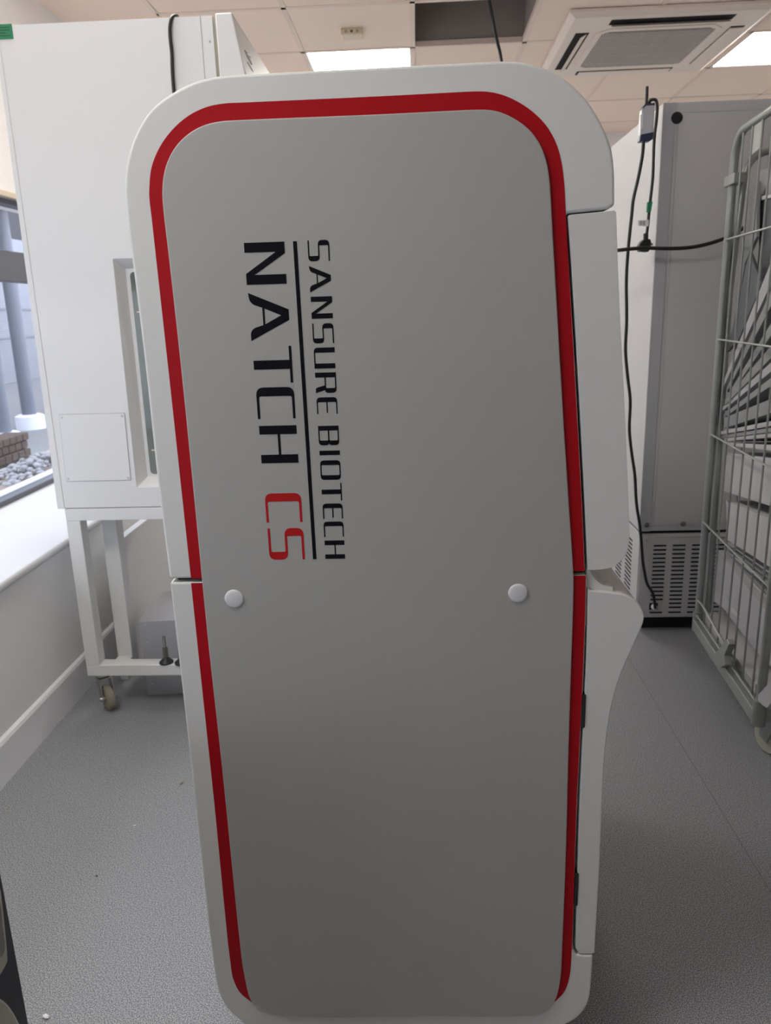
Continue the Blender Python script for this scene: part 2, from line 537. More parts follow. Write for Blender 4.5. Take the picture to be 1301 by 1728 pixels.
# little ivory device on a tile, and the cable out of the open tile
p = onZ(594, 52, CEIL)
t = thing('ceiling_sensor', 'small ivory box fixed under a ceiling tile beside the open tile', 'sensor', (p.x, p.y, CEIL))
G().box(p.x - 0.056, p.x + 0.056, p.y - 0.045, p.y + 0.045, CEIL - 0.03, CEIL).out('case', 'sensor', t, bevel=0.005)
for dx, m in ((-0.03, 'crumb'), (0.0, 'brick'), (0.03, 'crumb')):
    G().lathe((p.x + dx, p.y - 0.045, CEIL - 0.015), (0, -1, 0), [(0, 0.007), (0.003, 0.006), (0.004, 0.001)], 12).out('button', m, t)
a = onY(824, -12, 4.35); b = onY(832, 35, 4.40); c = onY(838, 66, 4.43); d = onY(846, 103, 4.46)
e = V(d.x + 0.08, d.y + 0.03, 0.012)
tag(G().tube([V(a.x - 0.03, a.y, CEIL + 0.4), a, b, c, d, e], 0.0085, 8).out('hanging_cable', 'cable', smooth=True),
    'black cable hanging down out of the open ceiling tile', 'cable')

# ------------------------------------------------------------------ the analyser
FY = 1.10                                                       # plane of its side
BK = 0.78                                                       # how far the body reaches back
an = thing('laboratory_analyser', 'tall white laboratory cabinet machine with grey side panel, red stripe and vertical lettering', 'machine', (0, FY + BK / 2, 0))
up = [(286.2, 977, 1), (265.6, 814), (243, 605), (221.5, 432), (213.2, 365), (210.2, 335), (209.6, 310), (213.8, 273), (226, 232), (246.7, 193.8), (269, 171), (300, 150.5), (335, 135),
      (373, 127), (414.5, 124.3), (650, 112.3), (792, 104.8), (847.6, 102.4), (881.4, 104.0), (915, 113), (946, 128.4), (976.7, 153), (1001.3, 183.8), (1019.8, 217.6),
      (1032, 250), (1036.7, 283.7), (1037.6, 346.5, 1), (1026, 353, 1), (955.3, 360.6, 1), (956.8, 385), (970, 600), (983.6, 860), (988, 964.4, 1)]
G().prism(outline(up, FY), (0, BK, 0)).out('upper_shell', 'shell', an, bevel=0.004, seg=3)
lo = [(286.4, 983.2, 1), (302, 1118), (322.8, 1300), (353.6, 1579), (367.0, 1667.7), (376, 1690), (389, 1708), (413, 1727), (445, 1738), (480, 1742), (700, 1742), (890, 1742), (930, 1737), (965, 1724), (984.6, 1706), (993.6, 1688), (998.2, 1652.6), (1000.7, 1613, 1), (972.5, 1612, 1),
      (966.5, 1602, 1), (974.0, 1372), (985.2, 1140), (989.2, 1028), (990.4, 971, 1)]
G().prism(outline(lo, FY), (0, BK, 0)).out('lower_shell', 'shell', an, bevel=0.003, seg=2)
# dark chassis seen in the slits
cp = [onY(*q, FY + 0.02) for q in ((292, 960), (1000, 950), (1000, 1640), (330, 1640))]
g = G()
g.prism([onY(*q, FY + 0.014) for q in ((296, 940), (985, 930), (962, 1640), (378, 1640))], (0, BK - 0.05, 0))
g.prism([onY(*q, FY + 0.014) for q in ((945, 352), (1000, 352), (1003, 950), (960, 950))], (0, BK - 0.05, 0))
g.out('chassis', 'dark', an)

panel = [(273.3, 325), (276, 294), (284.7, 266.4), (300, 242), (321, 223), (345.3, 210.4), (373, 204.2), (400, 202.4), (650, 192), (770, 186), (801.5, 184.8), (823, 184.9), (844.5, 189), (872, 202), (896.8, 222),
         (913.5, 246.8), (923, 274.5), (927.8, 303), (932, 372.9), (941, 530), (952, 720), (961, 860), (967.2, 955), (968.3, 980), (967.8, 1020), (963.8, 1140), (959.5, 1279), (955.9, 1423), (949.4, 1591.6), (945, 1659.7), (937, 1689), (925.5, 1704.6),
         (911, 1713), (888, 1715.4), (700, 1715.4), (467, 1713.3), (438.4, 1702.8), (424, 1690.7), (412, 1646.5), (406.6, 1611), (374.8, 1300), (352.7, 1100), (340.9, 983), (333, 900), (305, 620), (284, 430), (275.3, 355)]
NP = 0.005
pn = G().prism(outline(panel, FY - NP), (0, NP + 0.0003, 0)).out('side_panel', 'panel', an, bevel=0.0018, seg=3)
# red stripes: inner edge tucked under the panel
def tuck(q, k=0.965):
    return (650 + (q[0] - 650) * k, 700 + (q[1] - 700) * k)
us_o = [(322.2, 976.4, 1), (314, 900), (287, 650), (266, 460), (255.5, 365), (252, 335), (251.9, 318), (255.3, 283.7), (269, 249), (290, 219.7), (317.6, 195.5), (348.7, 180.5), (379.9, 174.4), (410, 173), (650, 162), (770, 155.6), (801.5, 154.2), (823, 154.8),
        (847.6, 160), (872, 170.6), (896.8, 186.9), (921.4, 211.4), (938.5, 242), (947.5, 274.5), (952, 310), (955, 366.7), (963, 510), (973, 690), (982, 860), (986.4, 963.6, 1)]
us_i = [tuck(q) for q in panel[:22]]
left_i = [(350, 977), (340, 900), (312, 620), (291, 430), (282, 355)]
ins = [(957.5, 964.8, 1), (951, 860), (941, 720), (930, 530), (922, 373), (917, 303), (912, 278), (903, 252), (888, 230), (866, 211), (841, 199), (820, 195), (801, 195), (770, 196), (650, 202), (400, 212), (375, 214), (349, 220), (327, 231), (308, 248), (294, 270), (286, 296), (283, 325), (285, 355), (293, 430), (314, 620), (342, 900), (350.5, 976, 1)]
G().prism(outline(us_o + ins, FY - 0.0005), (0, 0.0006, 0)).out('red_stripe', 'red', an)
ls_l = [(322.4, 984.2, 1), (335, 1105), (361, 1350), (390.7, 1639.5), (394.6, 1655), (404.9, 1674.8), (424.5, 1691.2, 1), (432, 1688, 1), (420, 1646), (415, 1611), (383, 1300), (361, 1100), (349, 983.7, 1)]
G().prism(outline(ls_l, FY - 0.0005), (0, 0.0006, 0)).out('red_stripe', 'red', an)
ls_r = [(988.6, 971.4, 1), (987.4, 1028), (983.4, 1140), (979.2, 1229), (972.4, 1372.7), (964.9, 1602), (960.9, 1649), (952, 1674), (937, 1690.2, 1), (928, 1689, 1), (936, 1660), (940, 1592), (947, 1423), (951, 1279), (955, 1140), (959, 1020), (959.5, 972, 1)]
G().prism(outline(ls_r, FY - 0.0005), (0, 0.0006, 0)).out('red_stripe', 'red', an)
# screw caps
for q in ((395.5, 1010.3), (874.2, 1000.7)):
    c = onY(*q, FY - NP)
    G().lathe(c, (0, -1, 0), [(-0.001, 0.0148), (0.001, 0.0148), (0.0022, 0.0138), (0.0028, 0.011), (0.003, 0.002)], 40).out('screw_cap', 'cap', an, smooth=True)
# doors
ud = [(957.9, 366, 1), (960, 363.2), (964, 362.2, 1), (1036.5, 355, 1), (1040, 358, 1), (1044.8, 500), (1053.5, 673.6), (1061.0, 860), (1062, 895), (1061.4, 915), (1055.5, 937), (1036, 955.4), (1018.6, 960.6), (1000, 962.2, 1), (991.5, 961.4, 1), (987.3, 860), (973.6, 600), (960.2, 390)]
G().prism(outline(ud, FY + 0.001), (0, BK - 0.03, 0)).out('upper_door', 'shell', an, bevel=0.0025, seg=3)
ld = [(991.4, 992, 1), (996, 996.7, 1), (1015, 998.4), (1033.7, 1000.6), (1052, 1003.2), (1066, 1009.5), (1078.5, 1020.6), (1085.8, 1035), (1086.6, 1046), (1080.5, 1064), (1068, 1092.5), (1055, 1120), (1043, 1152), (1031, 1197), (1023, 1250.7), (1018.9, 1301), (1012.6, 1444.5), (1003.2, 1609.5, 1),
      (978, 1610.6, 1), (971.2, 1600, 1), (978.2, 1351), (986.6, 1172), (989.6, 1100), (991.2, 1028)]
G().prism(outline(ld, FY + 0.001), (0, BK - 0.03, 0)).out('lower_door', 'shell', an, bevel=0.004, seg=3)
zs = onY(996, 996.7, FY).z
g = G()
pf = [(0.249, zs - 0.06), (0.249, zs + 0.05)] + [(0.249 + 0.040 * (1 - math.cos(a)), zs + 0.052 - 0.05 * math.sin(a)) for a in [k * math.pi / 16 for k in range(1, 9)]] + [(0.289, zs - 0.06)]
g.prism([V(x, FY + 0.008, z) for x, z in pf], (0, BK - 0.06, 0))
g.out('ledge', 'shell', an)
for q0, q1 in (((984.5, 1172), (983.5, 1228)), ((972.6, 1474), (971.2, 1528))):
    a, b = onY(*q0, FY), onY(*q1, FY)
    G().box(a.x - 0.002, a.x + 0.004, FY - 0.0012, FY + 0.03, b.z, a.z).out('hinge', 'black', an, bevel=0.001)
for cx_, cy_ in ((-0.27, FY + 0.12), (0.19, FY + 0.12), (-0.27, FY + BK - 0.12), (0.19, FY + BK - 0.12)):
    k = G().box(cx_ - 0.03, cx_ + 0.03, cy_ - 0.03, cy_ + 0.03, 0.045, 0.075).out('caster', 'galv', an)
    G().lathe((cx_ - 0.012, cy_, 0.026), (1, 0, 0), [(0, 0.02), (0.003, 0.026), (0.021, 0.026), (0.024, 0.02)], 20).out('wheel', 'black', k, smooth=True)

# lettering: drawn glyphs, u along the reading direction, v up the letter
def rnd(pts, corners, r, n=5):
    out = []
    N = len(pts)
    for i, p in enumerate(pts):
        if i in corners:
            rr = r if not isinstance(corners, dict) else corners[i]
            a, b = Vector(pts[i - 1]), Vector(pts[(i + 1) % N])
            p = Vector(p)
            da, db = (a - p).normalized(), (b - p).normalized()
            rr = min(rr, (a - p).length * 0.49, (b - p).length * 0.49)
            s, e = p + da * rr, p + db * rr
            for k in range(n + 1):
                t = k / n
                out.append(tuple(s * (1 - t) ** 2 + p * 2 * t * (1 - t) + e * t ** 2))
        else:
            out.append(tuple(p))
    return out
def glyph(ch, W, H, s, t):
    r = 0.2 * H
    if ch == 'N':
        return [[(0, 0), (0, H), (1.15 * s, H), (W - s, 0.22 * H), (W - s, H), (W, H), (W, 0), (W - 1.12 * s, 0), (s, 0.77 * H), (s, 0)]]
    if ch == 'A':
        return [[(0, 0), (0.36 * W, H), (0.58 * W, H), (W, 0), (0.86 * W, 0), (0.81 * W, 0.015 * H), (0.765 * W, 0.05 * H), (0.725 * W, 0.12 * H), (0.66 * W, 0.38 * H), (0.48 * W, 0.80 * H), (0.32 * W, 0.36 * H), (0.25 * W, 0.13 * H), (0.215 * W, 0.075 * H), (0.16 * W, 0.03 * H), (0.09 * W, 0.01 * H)],
                [(0.31 * W, 0.335 * H), (0.33 * W, 0.39 * H), (0.66 * W, 0.39 * H), (0.68 * W, 0.335 * H)]]
    if ch == 'T':
        return [[(0, H), (W, H), (W, H - t), (0.5 * W + s / 2, H - t), (0.5 * W + s / 2, 0), (0.5 * W - s / 2, 0), (0.5 * W - s / 2, H - t), (0, H - t)]]
    if ch in 'CE':
        c = [(0, 0), (0, H), (W, H), (W, H - t), (s, H - t), (s, t), (W, t), (W, 0)]
        o = [rnd(c, {0: r, 1: r, 4: r * 0.3, 5: r * 0.3}, r)]
        if ch == 'E':
            o.append([(s * 0.9, H / 2 - t / 2), (s * 0.9, H / 2 + t / 2), (0.93 * W, H / 2 + t / 2), (0.93 * W, H / 2 - t / 2)])
        return o
    if ch == 'H':
        return [[(0, 0), (0, H), (s, H), (s, 0.55 * H), (W - s, 0.55 * H), (W - s, H), (W, H), (W, 0), (W - s, 0), (W - s, 0.55 * H - t), (s, 0.55 * H - t), (s, 0)]]
    if ch == 'S':
        m1, m2 = 0.5 * H - t / 2, 0.5 * H + t / 2
        c = [(0, 0), (0, t), (W - s, t), (W - s, m1), (0, m1), (0, H), (W, H), (W, H - t), (s, H - t), (s, m2), (W, m2), (W, 0)]
        return [rnd(c, {2: r * 0.25, 3: r * 0.2, 4: r, 5: r, 8: r * 0.25, 9: r * 0.2, 10: r, 11: r}, r)]
    if ch == 'U':
        c = [(0, 0), (0, H), (s, H), (s, t), (W - s, t), (W - s, H), (W, H), (W, 0), (W - s, 0)]
        return [rnd(c, {0: r, 3: r * 0.3}, r)]
    if ch == 'I':
        return [[(0, 0), (0, H), (W, H), (W, 0)]]
    if ch == 'O':
        h = W / 2
        a = [(0, 0), (0, H), (h, H), (h, H - t), (s, H - t), (s, t), (h, t), (h, 0)]
        b = [(W - x, y) for x, y in a]
        return [rnd(a, {0: r, 1: r, 4: r * 0.3, 5: r * 0.3}, r), rnd(list(reversed(b)), {7: r, 6: r, 3: r * 0.3, 2: r * 0.3}, r)]
    if ch == 'R':
        m = 0.44 * H
        o = [[(0, 0), (0, H), (s, H), (s, 0)]]
        o.append(rnd([(s * 0.9, H), (W, H), (W, m), (W * 0.62, m), (s * 0.95, m), (s * 0.95, m + t), (W - s, m + t), (W - s, H - t), (s * 0.9, H - t)], {1: r, 2: r, 6: r * 0.3, 7: r * 0.3}, r))
        o.append([(W * 0.62, m + 0.01 * H), (W * 0.86, m + 0.01 * H), (W * 0.96, 0.12 * H), (W * 1.0, 0), (W * 0.80, 0.0), (W * 0.73, 0.06 * H)])
        return o
    if ch == 'B':
        o = [[(0, 0), (0, H), (s, H), (s, 0)]]
        for lo_, hi_ in ((0, 0.5 * H + t / 2), (0.5 * H - t / 2, H)):
            o.append(rnd([(s * 0.9, hi_), (W, hi_), (W, lo_), (s * 0.9, lo_), (s * 0.9, lo_ + t), (W - s, lo_ + t), (W - s, hi_ - t), (s * 0.9, hi_ - t)], {1: r, 2: r, 5: r * 0.3, 6: r * 0.3}, r))
        return o
LY = FY - NP
def z1(x, y): return (380 + x / 5.4208, 380 + y / 5.4208)
def z2(x, y): return (380 + x / 5.4208, 660 + y / 5.4208)
BIG = [('N', z1(354, 156), z1(378, 541), 0), ('A', z1(202, 620), z1(237, 1060), 0), ('T', z1(590, 1103), z1(612, 1440), 0), ('C', z1(450, 1482), z2(470, 252), 0), ('H', z2(475, 315), z2(500, 658), 0),
       ('C', z2(520, 934), z2(542, 1199), 1), ('S', z2(520, 1254), z2(585, 1541), 1)]
SMALL = [('S', z1(850, 136), z1(885, 328)), ('A', z1(763, 373), z1(778, 615)), ('N', z1(878, 652), z1(887, 854)), ('S', z1(880, 898), z1(920, 1080)), ('U', z1(905, 1119), z1(914, 1310)), ('R', z1(920, 1347), z1(930, 1535)),
         ('E', z2(930, 56), z2(940, 209)), ('B', z2(946, 317), z2(950, 495)), ('I', z2(959, 544), z2(960, 585)), ('O', z2(965, 633), z2(968, 811)), ('T', z2(1060, 838), z2(1070, 1000)), ('E', z2(985, 1028), z2(990, 1167)), ('C', z2(995, 1193), z2(1000, 1333)), ('H', z2(1000, 1366), z2(1008, 1533))]
def put(g, ch, a, b, x0, x1, stem, thin):
    A, B = onY(*a, LY), onY(*b, LY)
    W, H = A.z - B.z, x1 - x0
    s = W if ch == 'I' else stem * H
    for poly in glyph(ch, W, H, s, thin * H):
        g.prism([V(x0 + v, LY - 0.0003, A.z - u) for u, v in poly], (0, 0.0004, 0))
bx0 = onY(*z1(170, 163), LY).x; bx1 = onY(*z1(540, 150), LY).x
bx0e = onY(*z2(390, 1258), LY).x; bx1e = onY(*z2(732, 1535), LY).x
zt, zb = onY(*z1(354, 156), LY).z, onY(*z2(585, 1541), LY).z
for red, nm in ((0, 'ink'), (1, 'redink')):
    g = G()
    for ch, a, b, rr in BIG:
        if rr == red:
            f = (zt - onY(*a, LY).z) / (zt - zb)
            put(g, ch, a, b, bx0 + (bx0e - bx0) * f, bx1 + (bx1e - bx1) * f, 0.232, 0.068)
    o = g.out('lettering', nm, pn)
    o['label'] = 'large red letters' if red else 'large black letters'
sx0 = onY(*z1(752, 142), LY).x; sx1 = onY(*z1(950, 138), LY).x
sx0e = onY(*z2(918, 1535), LY).x; sx1e = onY(*z2(1098, 1530), LY).x
g = G()
for ch, a, b in SMALL:
    f = (zt - onY(*a, LY).z) / (zt - zb)
    put(g, ch, a, b, sx0 + (sx0e - sx0) * f, sx1 + (sx1e - sx1) * f, 0.235, 0.062)
o = g.out('lettering', 'ink', pn)
o['label'] = 'small black letters'
g = G()
g.prism([onY(*q, LY - 0.0003) for q in (z1(619, 147), z1(655, 146), z2(835, 1537), z2(803, 1538))], (0, 0.0004, 0))
g.out('underline', 'ink', pn)
print('letters', bx0, bx1, bx0e, bx1e, sx0, sx1, sx0e, sx1e)

# ------------------------------------------------------------------ white cabinet on a wheeled stand
KY = 2.34
KD = 0.62
CB, CT = 0.727, 2.098
kb = thing('laboratory_cabinet', 'large white cabinet with a recessed side window standing on a wheeled steel stand', 'cabinet', (-0.83, KY + KD / 2, CB))
g = G()
bx = [(-1.138, CB), (-0.537, CB), (-0.541, CT), (-1.137, CT)]
rec_o = [(-0.897, 0.790), (-0.62, 0.790), (-0.62, 1.480), (-0.890, 1.480)]
RD_ = 0.04
_a, _b = onY(211.5, 453, KY + RD_), onY(249.5, 804, KY + RD_)
rec_i = [(_b.x, _b.z), (-0.64, _b.z), (-0.64, _a.z), (_a.x, _a.z)]
fo = [V(x, KY, z) for x, z in bx]
ro = [V(x, KY, z) for x, z in rec_o]
ri = [V(x, KY + RD_, z) for x, z in rec_i]
bk_ = [V(x, KY + KD, z) for x, z in bx]
for k in range(4):
    j = (k + 1) % 4
    g.quad(fo[k], fo[j], ro[j], ro[k])
    g.quad(ro[k], ro[j], ri[j], ri[k])
    g.quad(fo[j], fo[k], bk_[k], bk_[j])
g.quad(*ri)
g.quad(*reversed(bk_))
bmesh.ops.remove_doubles(g.bm, verts=g.bm.verts, dist=1e-5)
g.out('body', 'white', kb)
_a, _b = onY(219, 459, KY + RD_), onY(254.5, 800, KY + RD_)
gl = rnd([(_b.x, _b.z), (-0.65, _b.z), (-0.65, _a.z), (_a.x, _a.z)], {0: 0.014, 1: 0.014, 2: 0.014, 3: 0.014}, 0.014)
gw = G().prism([V(x, KY + RD_ - 0.0015, z) for x, z in gl], (0, 0.006, 0)).out('side_window', 'glass_dark', kb)
for zz in (1.325, 0.90):
    G().box(_b.x + 0.012, -0.66, KY + RD_ - 0.0025, KY + RD_ - 0.001, zz, zz + 0.004).out('shelf_line', 'sensor', gw)
G().prism([V(x, KY - 0.002, z) for x, z in ((-1.161, CB - 0.002), (-1.1382, CB - 0.002), (-1.1372, CT), (-1.148, CT))], (0, KD, 0)).out('back_panel', 'white', kb, bevel=0.001)
G().prism([V(x, KY - 0.0006, z) for x, z in ((-0.5765, CB), (-0.575, CB), (-0.5725, CT), (-0.574, CT))], (0, 0.002, 0)).out('seam', 'line', kb)
G().prism([V(x, KY + 0.004, z) for x, z in ((-0.54, CB), (-0.52, CB), (-0.524, CT - 0.002), (-0.542, CT - 0.002))], (0, KD - 0.02, 0)).out('door_seal', 'seal', kb)
dr = G().prism([V(x, KY - 0.006, z) for x, z in ((-0.529, CB), (-0.395, CB), (-0.395, 1.62), (-0.458, 1.951), (-0.484, CT + 0.004), (-0.531, CT + 0.004))], (0, KD, 0)).out('door', 'white', kb, bevel=0.004)
ap = [V(x, KY - 0.003, z) for x, z in ((-1.120, 0.815), (-0.912, 0.815), (-0.908, 1.026), (-1.114, 1.026))]
apo = G().prism(ap, (0, 0.0032, 0)).out('access_panel', 'white', kb, bevel=0.001)
gq = G()
m_ = 0.0016
ax = [(-1.120, 0.815), (-0.912, 0.815), (-0.908, 1.026), (-1.114, 1.026)]
for k in range(4):
    (xa, za), (xb, zb_) = ax[k], ax[(k + 1) % 4]
    d = (V(xb, 0, zb_) - V(xa, 0, za)).normalized()
    nn = V(-d.z, 0, d.x) * m_
    A, B = V(xa, KY - 0.0006, za), V(xb, KY - 0.0006, zb_)
    gq.prism([A - nn, B - nn, B + nn * 0.2, A + nn * 0.2], (0, 0.001, 0))
gq.out('panel_seam', 'line', apo)
for x, z in ((-1.112, 0.823), (-0.920, 0.823), (-0.917, 1.018), (-1.106, 1.018)):
    G().lathe((x, KY - 0.003, z), (0, -1, 0), [(0, 0.0042), (0.0012, 0.0038), (0.0016, 0.002)], 14).out('screw', 'cap', apo)
G().lathe((-0.552, KY, 2.035), (0, -1, 0), [(0, 0.003), (0.001, 0.0025)], 12).out('screw', 'line', kb)
st = G().box(-1.145, -1.097, KY - 0.0012, KY, 2.064, 2.101).out('sticker', 'green', kb)
g = G()
for k in range(4):
    z = 2.094 - k * 0.0068
    g.box(-1.135, -1.104 - (0.012 if k == 2 else 0), KY - 0.0015, KY - 0.0011, z - 0.0022, z)
g.out('print', 'green_ink', st)
# faint mark on the door front: three small letters over a line
sl = (V(-0.458, 0, 1.951) - V(-0.484, 0, CT + 0.004)).normalized()
def front(dist, y, out=0.0006):
    p = V(-0.484, 0, CT + 0.004) + sl * dist
    return V(p.x + out, y, p.z)
def xyf(px_, py_):
    # place on the sloping front
    n = V(-sl.z, 0, sl.x)
    if n.x < 0: n = -n
    return onP(px_, py_, V(-0.484 + 0.0007, KY, CT + 0.004), n)
g = G()
for q in ([(413.5, 84), (417.5, 92), (416.0, 92), (412.5, 85)], [(414.5, 88), (418, 88), (418.3, 89.5), (415, 89.5)],
          [(417.0, 92), (422.5, 101), (420.8, 101.5), (416, 94)], [(418.5, 93.5), (423.5, 96.5), (423.2, 98), (419, 95.5)],
          [(421.0, 98), (426, 109), (424.2, 109.5), (420.4, 100)], [(418.0, 104), (427.5, 120.5), (426.8, 120.9), (417.4, 104.8)]):
    pp = [xyf(*c) for c in q]
    g.prism(pp, (0.0006, 0, 0))
g.out('print', 'logo', dr)

# stand
sd = thing('wheeled_stand', 'white square-tube steel stand on casters carrying the large white cabinet', 'stand', (-0.83, KY + KD / 2, 0))
FT = 0.724
LX0, LX1 = -1.140, -1.094
RX0, RX1 = -0.56, -0.512
T = 0.05
G().box(LX0, RX1, KY, KY + T, 0.684, FT).out('top_rail', 'white', sd, bevel=0.002)
G().box(LX0, RX1, KY + KD - T, KY + KD, 0.684, FT).out('top_rail', 'white', sd, bevel=0.002)
G().box(LX0, RX1, KY, KY + T, 0.137, 0.176).out('bottom_rail', 'white', sd, bevel=0.002)
for x0, x1, y in ((LX0, LX1, KY), (RX0, RX1, KY), (RX0, RX1, KY + KD - T)):
    G().box(x0, x1, y, y + T, 0.176 if y < KY + 0.1 else 0.137, 0.684).out('leg', 'white', sd, bevel=0.002)
a = onY(171, 878, 2.455); b = onY(199, 1112, 2.455); c = onY(196.5, 878, 2.455); d = onY(223, 1112, 2.455)
G().box((a.x + b.x) / 2, (c.x + d.x) / 2, 2.455, 2.51, 0.11, 0.722).out('leg', 'white', sd, bevel=0.002)
G().box((a.x + b.x) / 2, (c.x + d.x) / 2, KY + T, 2.455, 0.137, 0.155).out('bracket', 'white', sd)
def caster(root, x, y, rx, ztop, r=0.045, ang=0.0, tread='rubber'):
    R = Matrix.Rotation(ang, 3, 'Z')
    def P(a, b, z):
        return V(x, y, 0) + R @ V(a, b, 0) + V(0, 0, z)
    g = G()
    g.lathe((x, y, ztop), (0, 0, -1), [(0, 0.026), (0.006, 0.026), (0.008, 0.022), (0.018, 0.024), (0.022, 0.018)], 24)
    # fork: crown and two cheeks
    w = 0.020
    zc_ = ztop - 0.022
    for s_ in (-1, 1):
        g.prism([P(s_ * w - 0.0015, -0.022, zc_), P(s_ * w - 0.0015, 0.026, zc_), P(s_ * w - 0.0015, 0.040, r - 0.012), P(s_ * w - 0.0015, 0.022, r - 0.014)], R @ V(0.003, 0, 0))
    g.prism([P(-w, -0.022, zc_ - 0.003), P(w, -0.022, zc_ - 0.003), P(w, 0.026, zc_ - 0.003), P(-w, 0.026, zc_ - 0.003)], (0, 0, 0.004))
    cst = g.out('caster', 'chrome', root, smooth=True)
    G().lathe(P(-0.014, 0.028, r), R @ V(1, 0, 0), [(0, r * 0.5), (0.001, r * 0.86), (0.005, r * 0.97), (0.014, r), (0.023, r * 0.97), (0.027, r * 0.86), (0.028, r * 0.5)], 30).out('wheel', tread, cst, smooth=True)
    G().lathe(P(-0.030, 0.028, r), R @ V(1, 0, 0), [(0, 0.006), (0.004, 0.008), (0.056, 0.008), (0.060, 0.006)], 12).out('axle', 'chrome', cst, smooth=True)
caster(sd, -1.108, KY + 0.045, 0, 0.137, 0.045, math.radians(222))
caster(sd, -0.54, KY + 0.03, 0, 0.137, 0.045, 0.3)
caster(sd, -0.54, KY + KD - 0.03, 0, 0.137, 0.045, 0.3)

# cable over the cabinet top
pts = [onY(302, 29, KY + 0.04), onY(297, 26, KY + 0.01), onY(290, 29, KY - 0.004), onY(286.5, 42, KY - 0.008), onY(286.5, 60, KY - 0.008), onY(289.5, 90, KY - 0.008), onY(290.5, 120, KY - 0.008), onY(293, 155, KY - 0.008), onY(322, 400, KY - 0.008), V(-0.60, KY - 0.01, 0.78), V(-0.585, KY - 0.02, 0.35), V(-0.57, KY - 0.03, 0.008), V(-0.50, KY + 0.1, 0.008)]
pts = [V(p.x, p.y + 0.002, p.z) for p in pts]
pts[0].z = CT + 0.008
pts = [V(pts[0].x + 0.05, KY + 0.2, CT + 0.008)] + pts
tag(G().tube(pts, 0.0047, 10, 4).out('black_cable', 'cable', smooth=True), 'black cable looped over the top edge of the white cabinet', 'cable')

# levelling feet standing on the lower rail
for q, lab in (((281, 1119), 'black levelling foot with upright threaded stud on the stand rail, fully visible'), ((307, 1121), 'black levelling foot on the stand rail, mostly hidden by the analyser')):
    p = onZ(q[0], q[1], 0.176)
    p.y = min(max(p.y, KY + 0.018), KY + 0.034) if lab.endswith('visible') else KY + 0.013
    p.x = onY(q[0], q[1], p.y).x
    t = thing('levelling_foot', lab, 'foot', (p.x, p.y, 0.176), 'levelling feet on the stand rail')
    G().lathe((p.x, p.y, 0.1762), (0, 0, 1), [(0, 0.0235), (0.004, 0.0235), (0.010, 0.017), (0.017, 0.010), (0.021, 0.007)], 28).out('pad', 'black', t, smooth=True)
    G().lathe((p.x, p.y, 0.196), (0, 0, 1), [(0, 0.008), (0.004, 0.0095), (0.030, 0.0095), (0.036, 0.0085)], 6).out('nut', 'stud', t)
    g = G()
    pr = [(0, 0.0055)]
    for k in range(12):
        pr += [(0.002 + k * 0.0032, 0.0058), (0.0036 + k * 0.0032, 0.0048)]
    pr.append((0.042, 0.0045))
    g.lathe((p.x, p.y, 0.231), (0, 0, 1), pr, 14)
    g.out('stud', 'stud', t, smooth=True)

# grey steel boxes under the cabinet, and a board standing on edge behind them
ang = math.radians(5)
def steelbox(x0, y0, w, d, h, lab, dots):
    t = thing('steel_box', lab, 'box', (x0 + w / 2, y0 + d / 2, 0), 'grey steel boxes under the white cabinet')
    G().box(x0, x0 + w, y0, y0 + d, 0.0, h, ang, (x0, y0, 0)).out('case', 'greybox', t, bevel=0.002)
    R = Matrix.Rotation(ang, 3, 'Z')
    for dx, z in dots:
        p = V(x0, y0, 0) + R @ V(dx, -0.0005, 0)
        G().lathe((p.x, p.y, z), R @ V(0, -1, 0), [(0, 0.003), (0.001, 0.0025), (0.0015, 0.001)], 10).out('rivet', 'cap', t)
steelbox(-0.990, 2.458, 0.40, 0.150, 0.284, 'grey steel box on the floor, nearest of the two behind the stand rail', [(0.024, 0.272), (0.024, 0.205), (0.024, 0.13), (0.024, 0.045)])
steelbox(-1.000, 2.640, 0.40, 0.160, 0.270, 'grey steel box on the floor, the farther one against the first box', [(0.03, 0.255)])
o = G().box(-1.133, -1.103, 2.58, 3.9, 0.0, 0.521).out('board', 'white', bevel=0.002)
tag(o, 'white board standing on its long edge behind the grey steel boxes', 'board')

# ------------------------------------------------------------------ freezer / grey appliance
RY, RL, RW, RD, RT = 2.97, 0.868, 0.88, 0.74, 1.977
fr = thing('laboratory_freezer', 'tall pale grey laboratory freezer seen from its back, with louvred base', 'freezer', (RL + RW / 2, RY + RD / 2, 0))
ZB = 0.43
G().box(RL, RL + RW, RY, RY + RD, ZB, RT).out('body', 'fridge', fr, bevel=0.004)
G().box(RL - 0.0005, RL + 0.042, RY - 0.003, RY + 0.0, ZB, RT - 0.001).out('corner_post', 'fridge_edge', fr, bevel=0.001)
bp_ = G().box(RL + 0.055, RL + RW - 0.04, RY - 0.002, RY, 0.462 + 0.0, RT - 0.035).out('back_panel', 'fridge', fr)
g = G()
for a_ in ((RL + 0.0535, RL + 0.055, 0.462, RT - 0.035), (RL + 0.055, RL + RW - 0.04, RT - 0.035, RT - 0.0335), (RL + 0.03, RL + RW - 0.04, 0.452, 0.4535)):
    g.box(a_[0], a_[1], RY - 0.0026, RY, a_[2], a_[3])
g.out('panel_seam', 'line', bp_)
bs = G().box(RL + 0.004, RL + RW, RY + 0.004, RY + RD, 0.06, ZB - 0.012).out('base', 'fridge', fr, bevel=0.003)
G().box(RL + 0.012, RL + RW, RY + 0.014, RY + RD, ZB - 0.013, ZB + 0.001).out('shadow_gap', 'dark', fr)
lv = G().box(RL + 0.010, RL + RW - 0.03, RY + 0.0, RY + 0.0045, 0.073, ZB - 0.02).out('louvre_panel', 'fridge', fr, bevel=0.001)
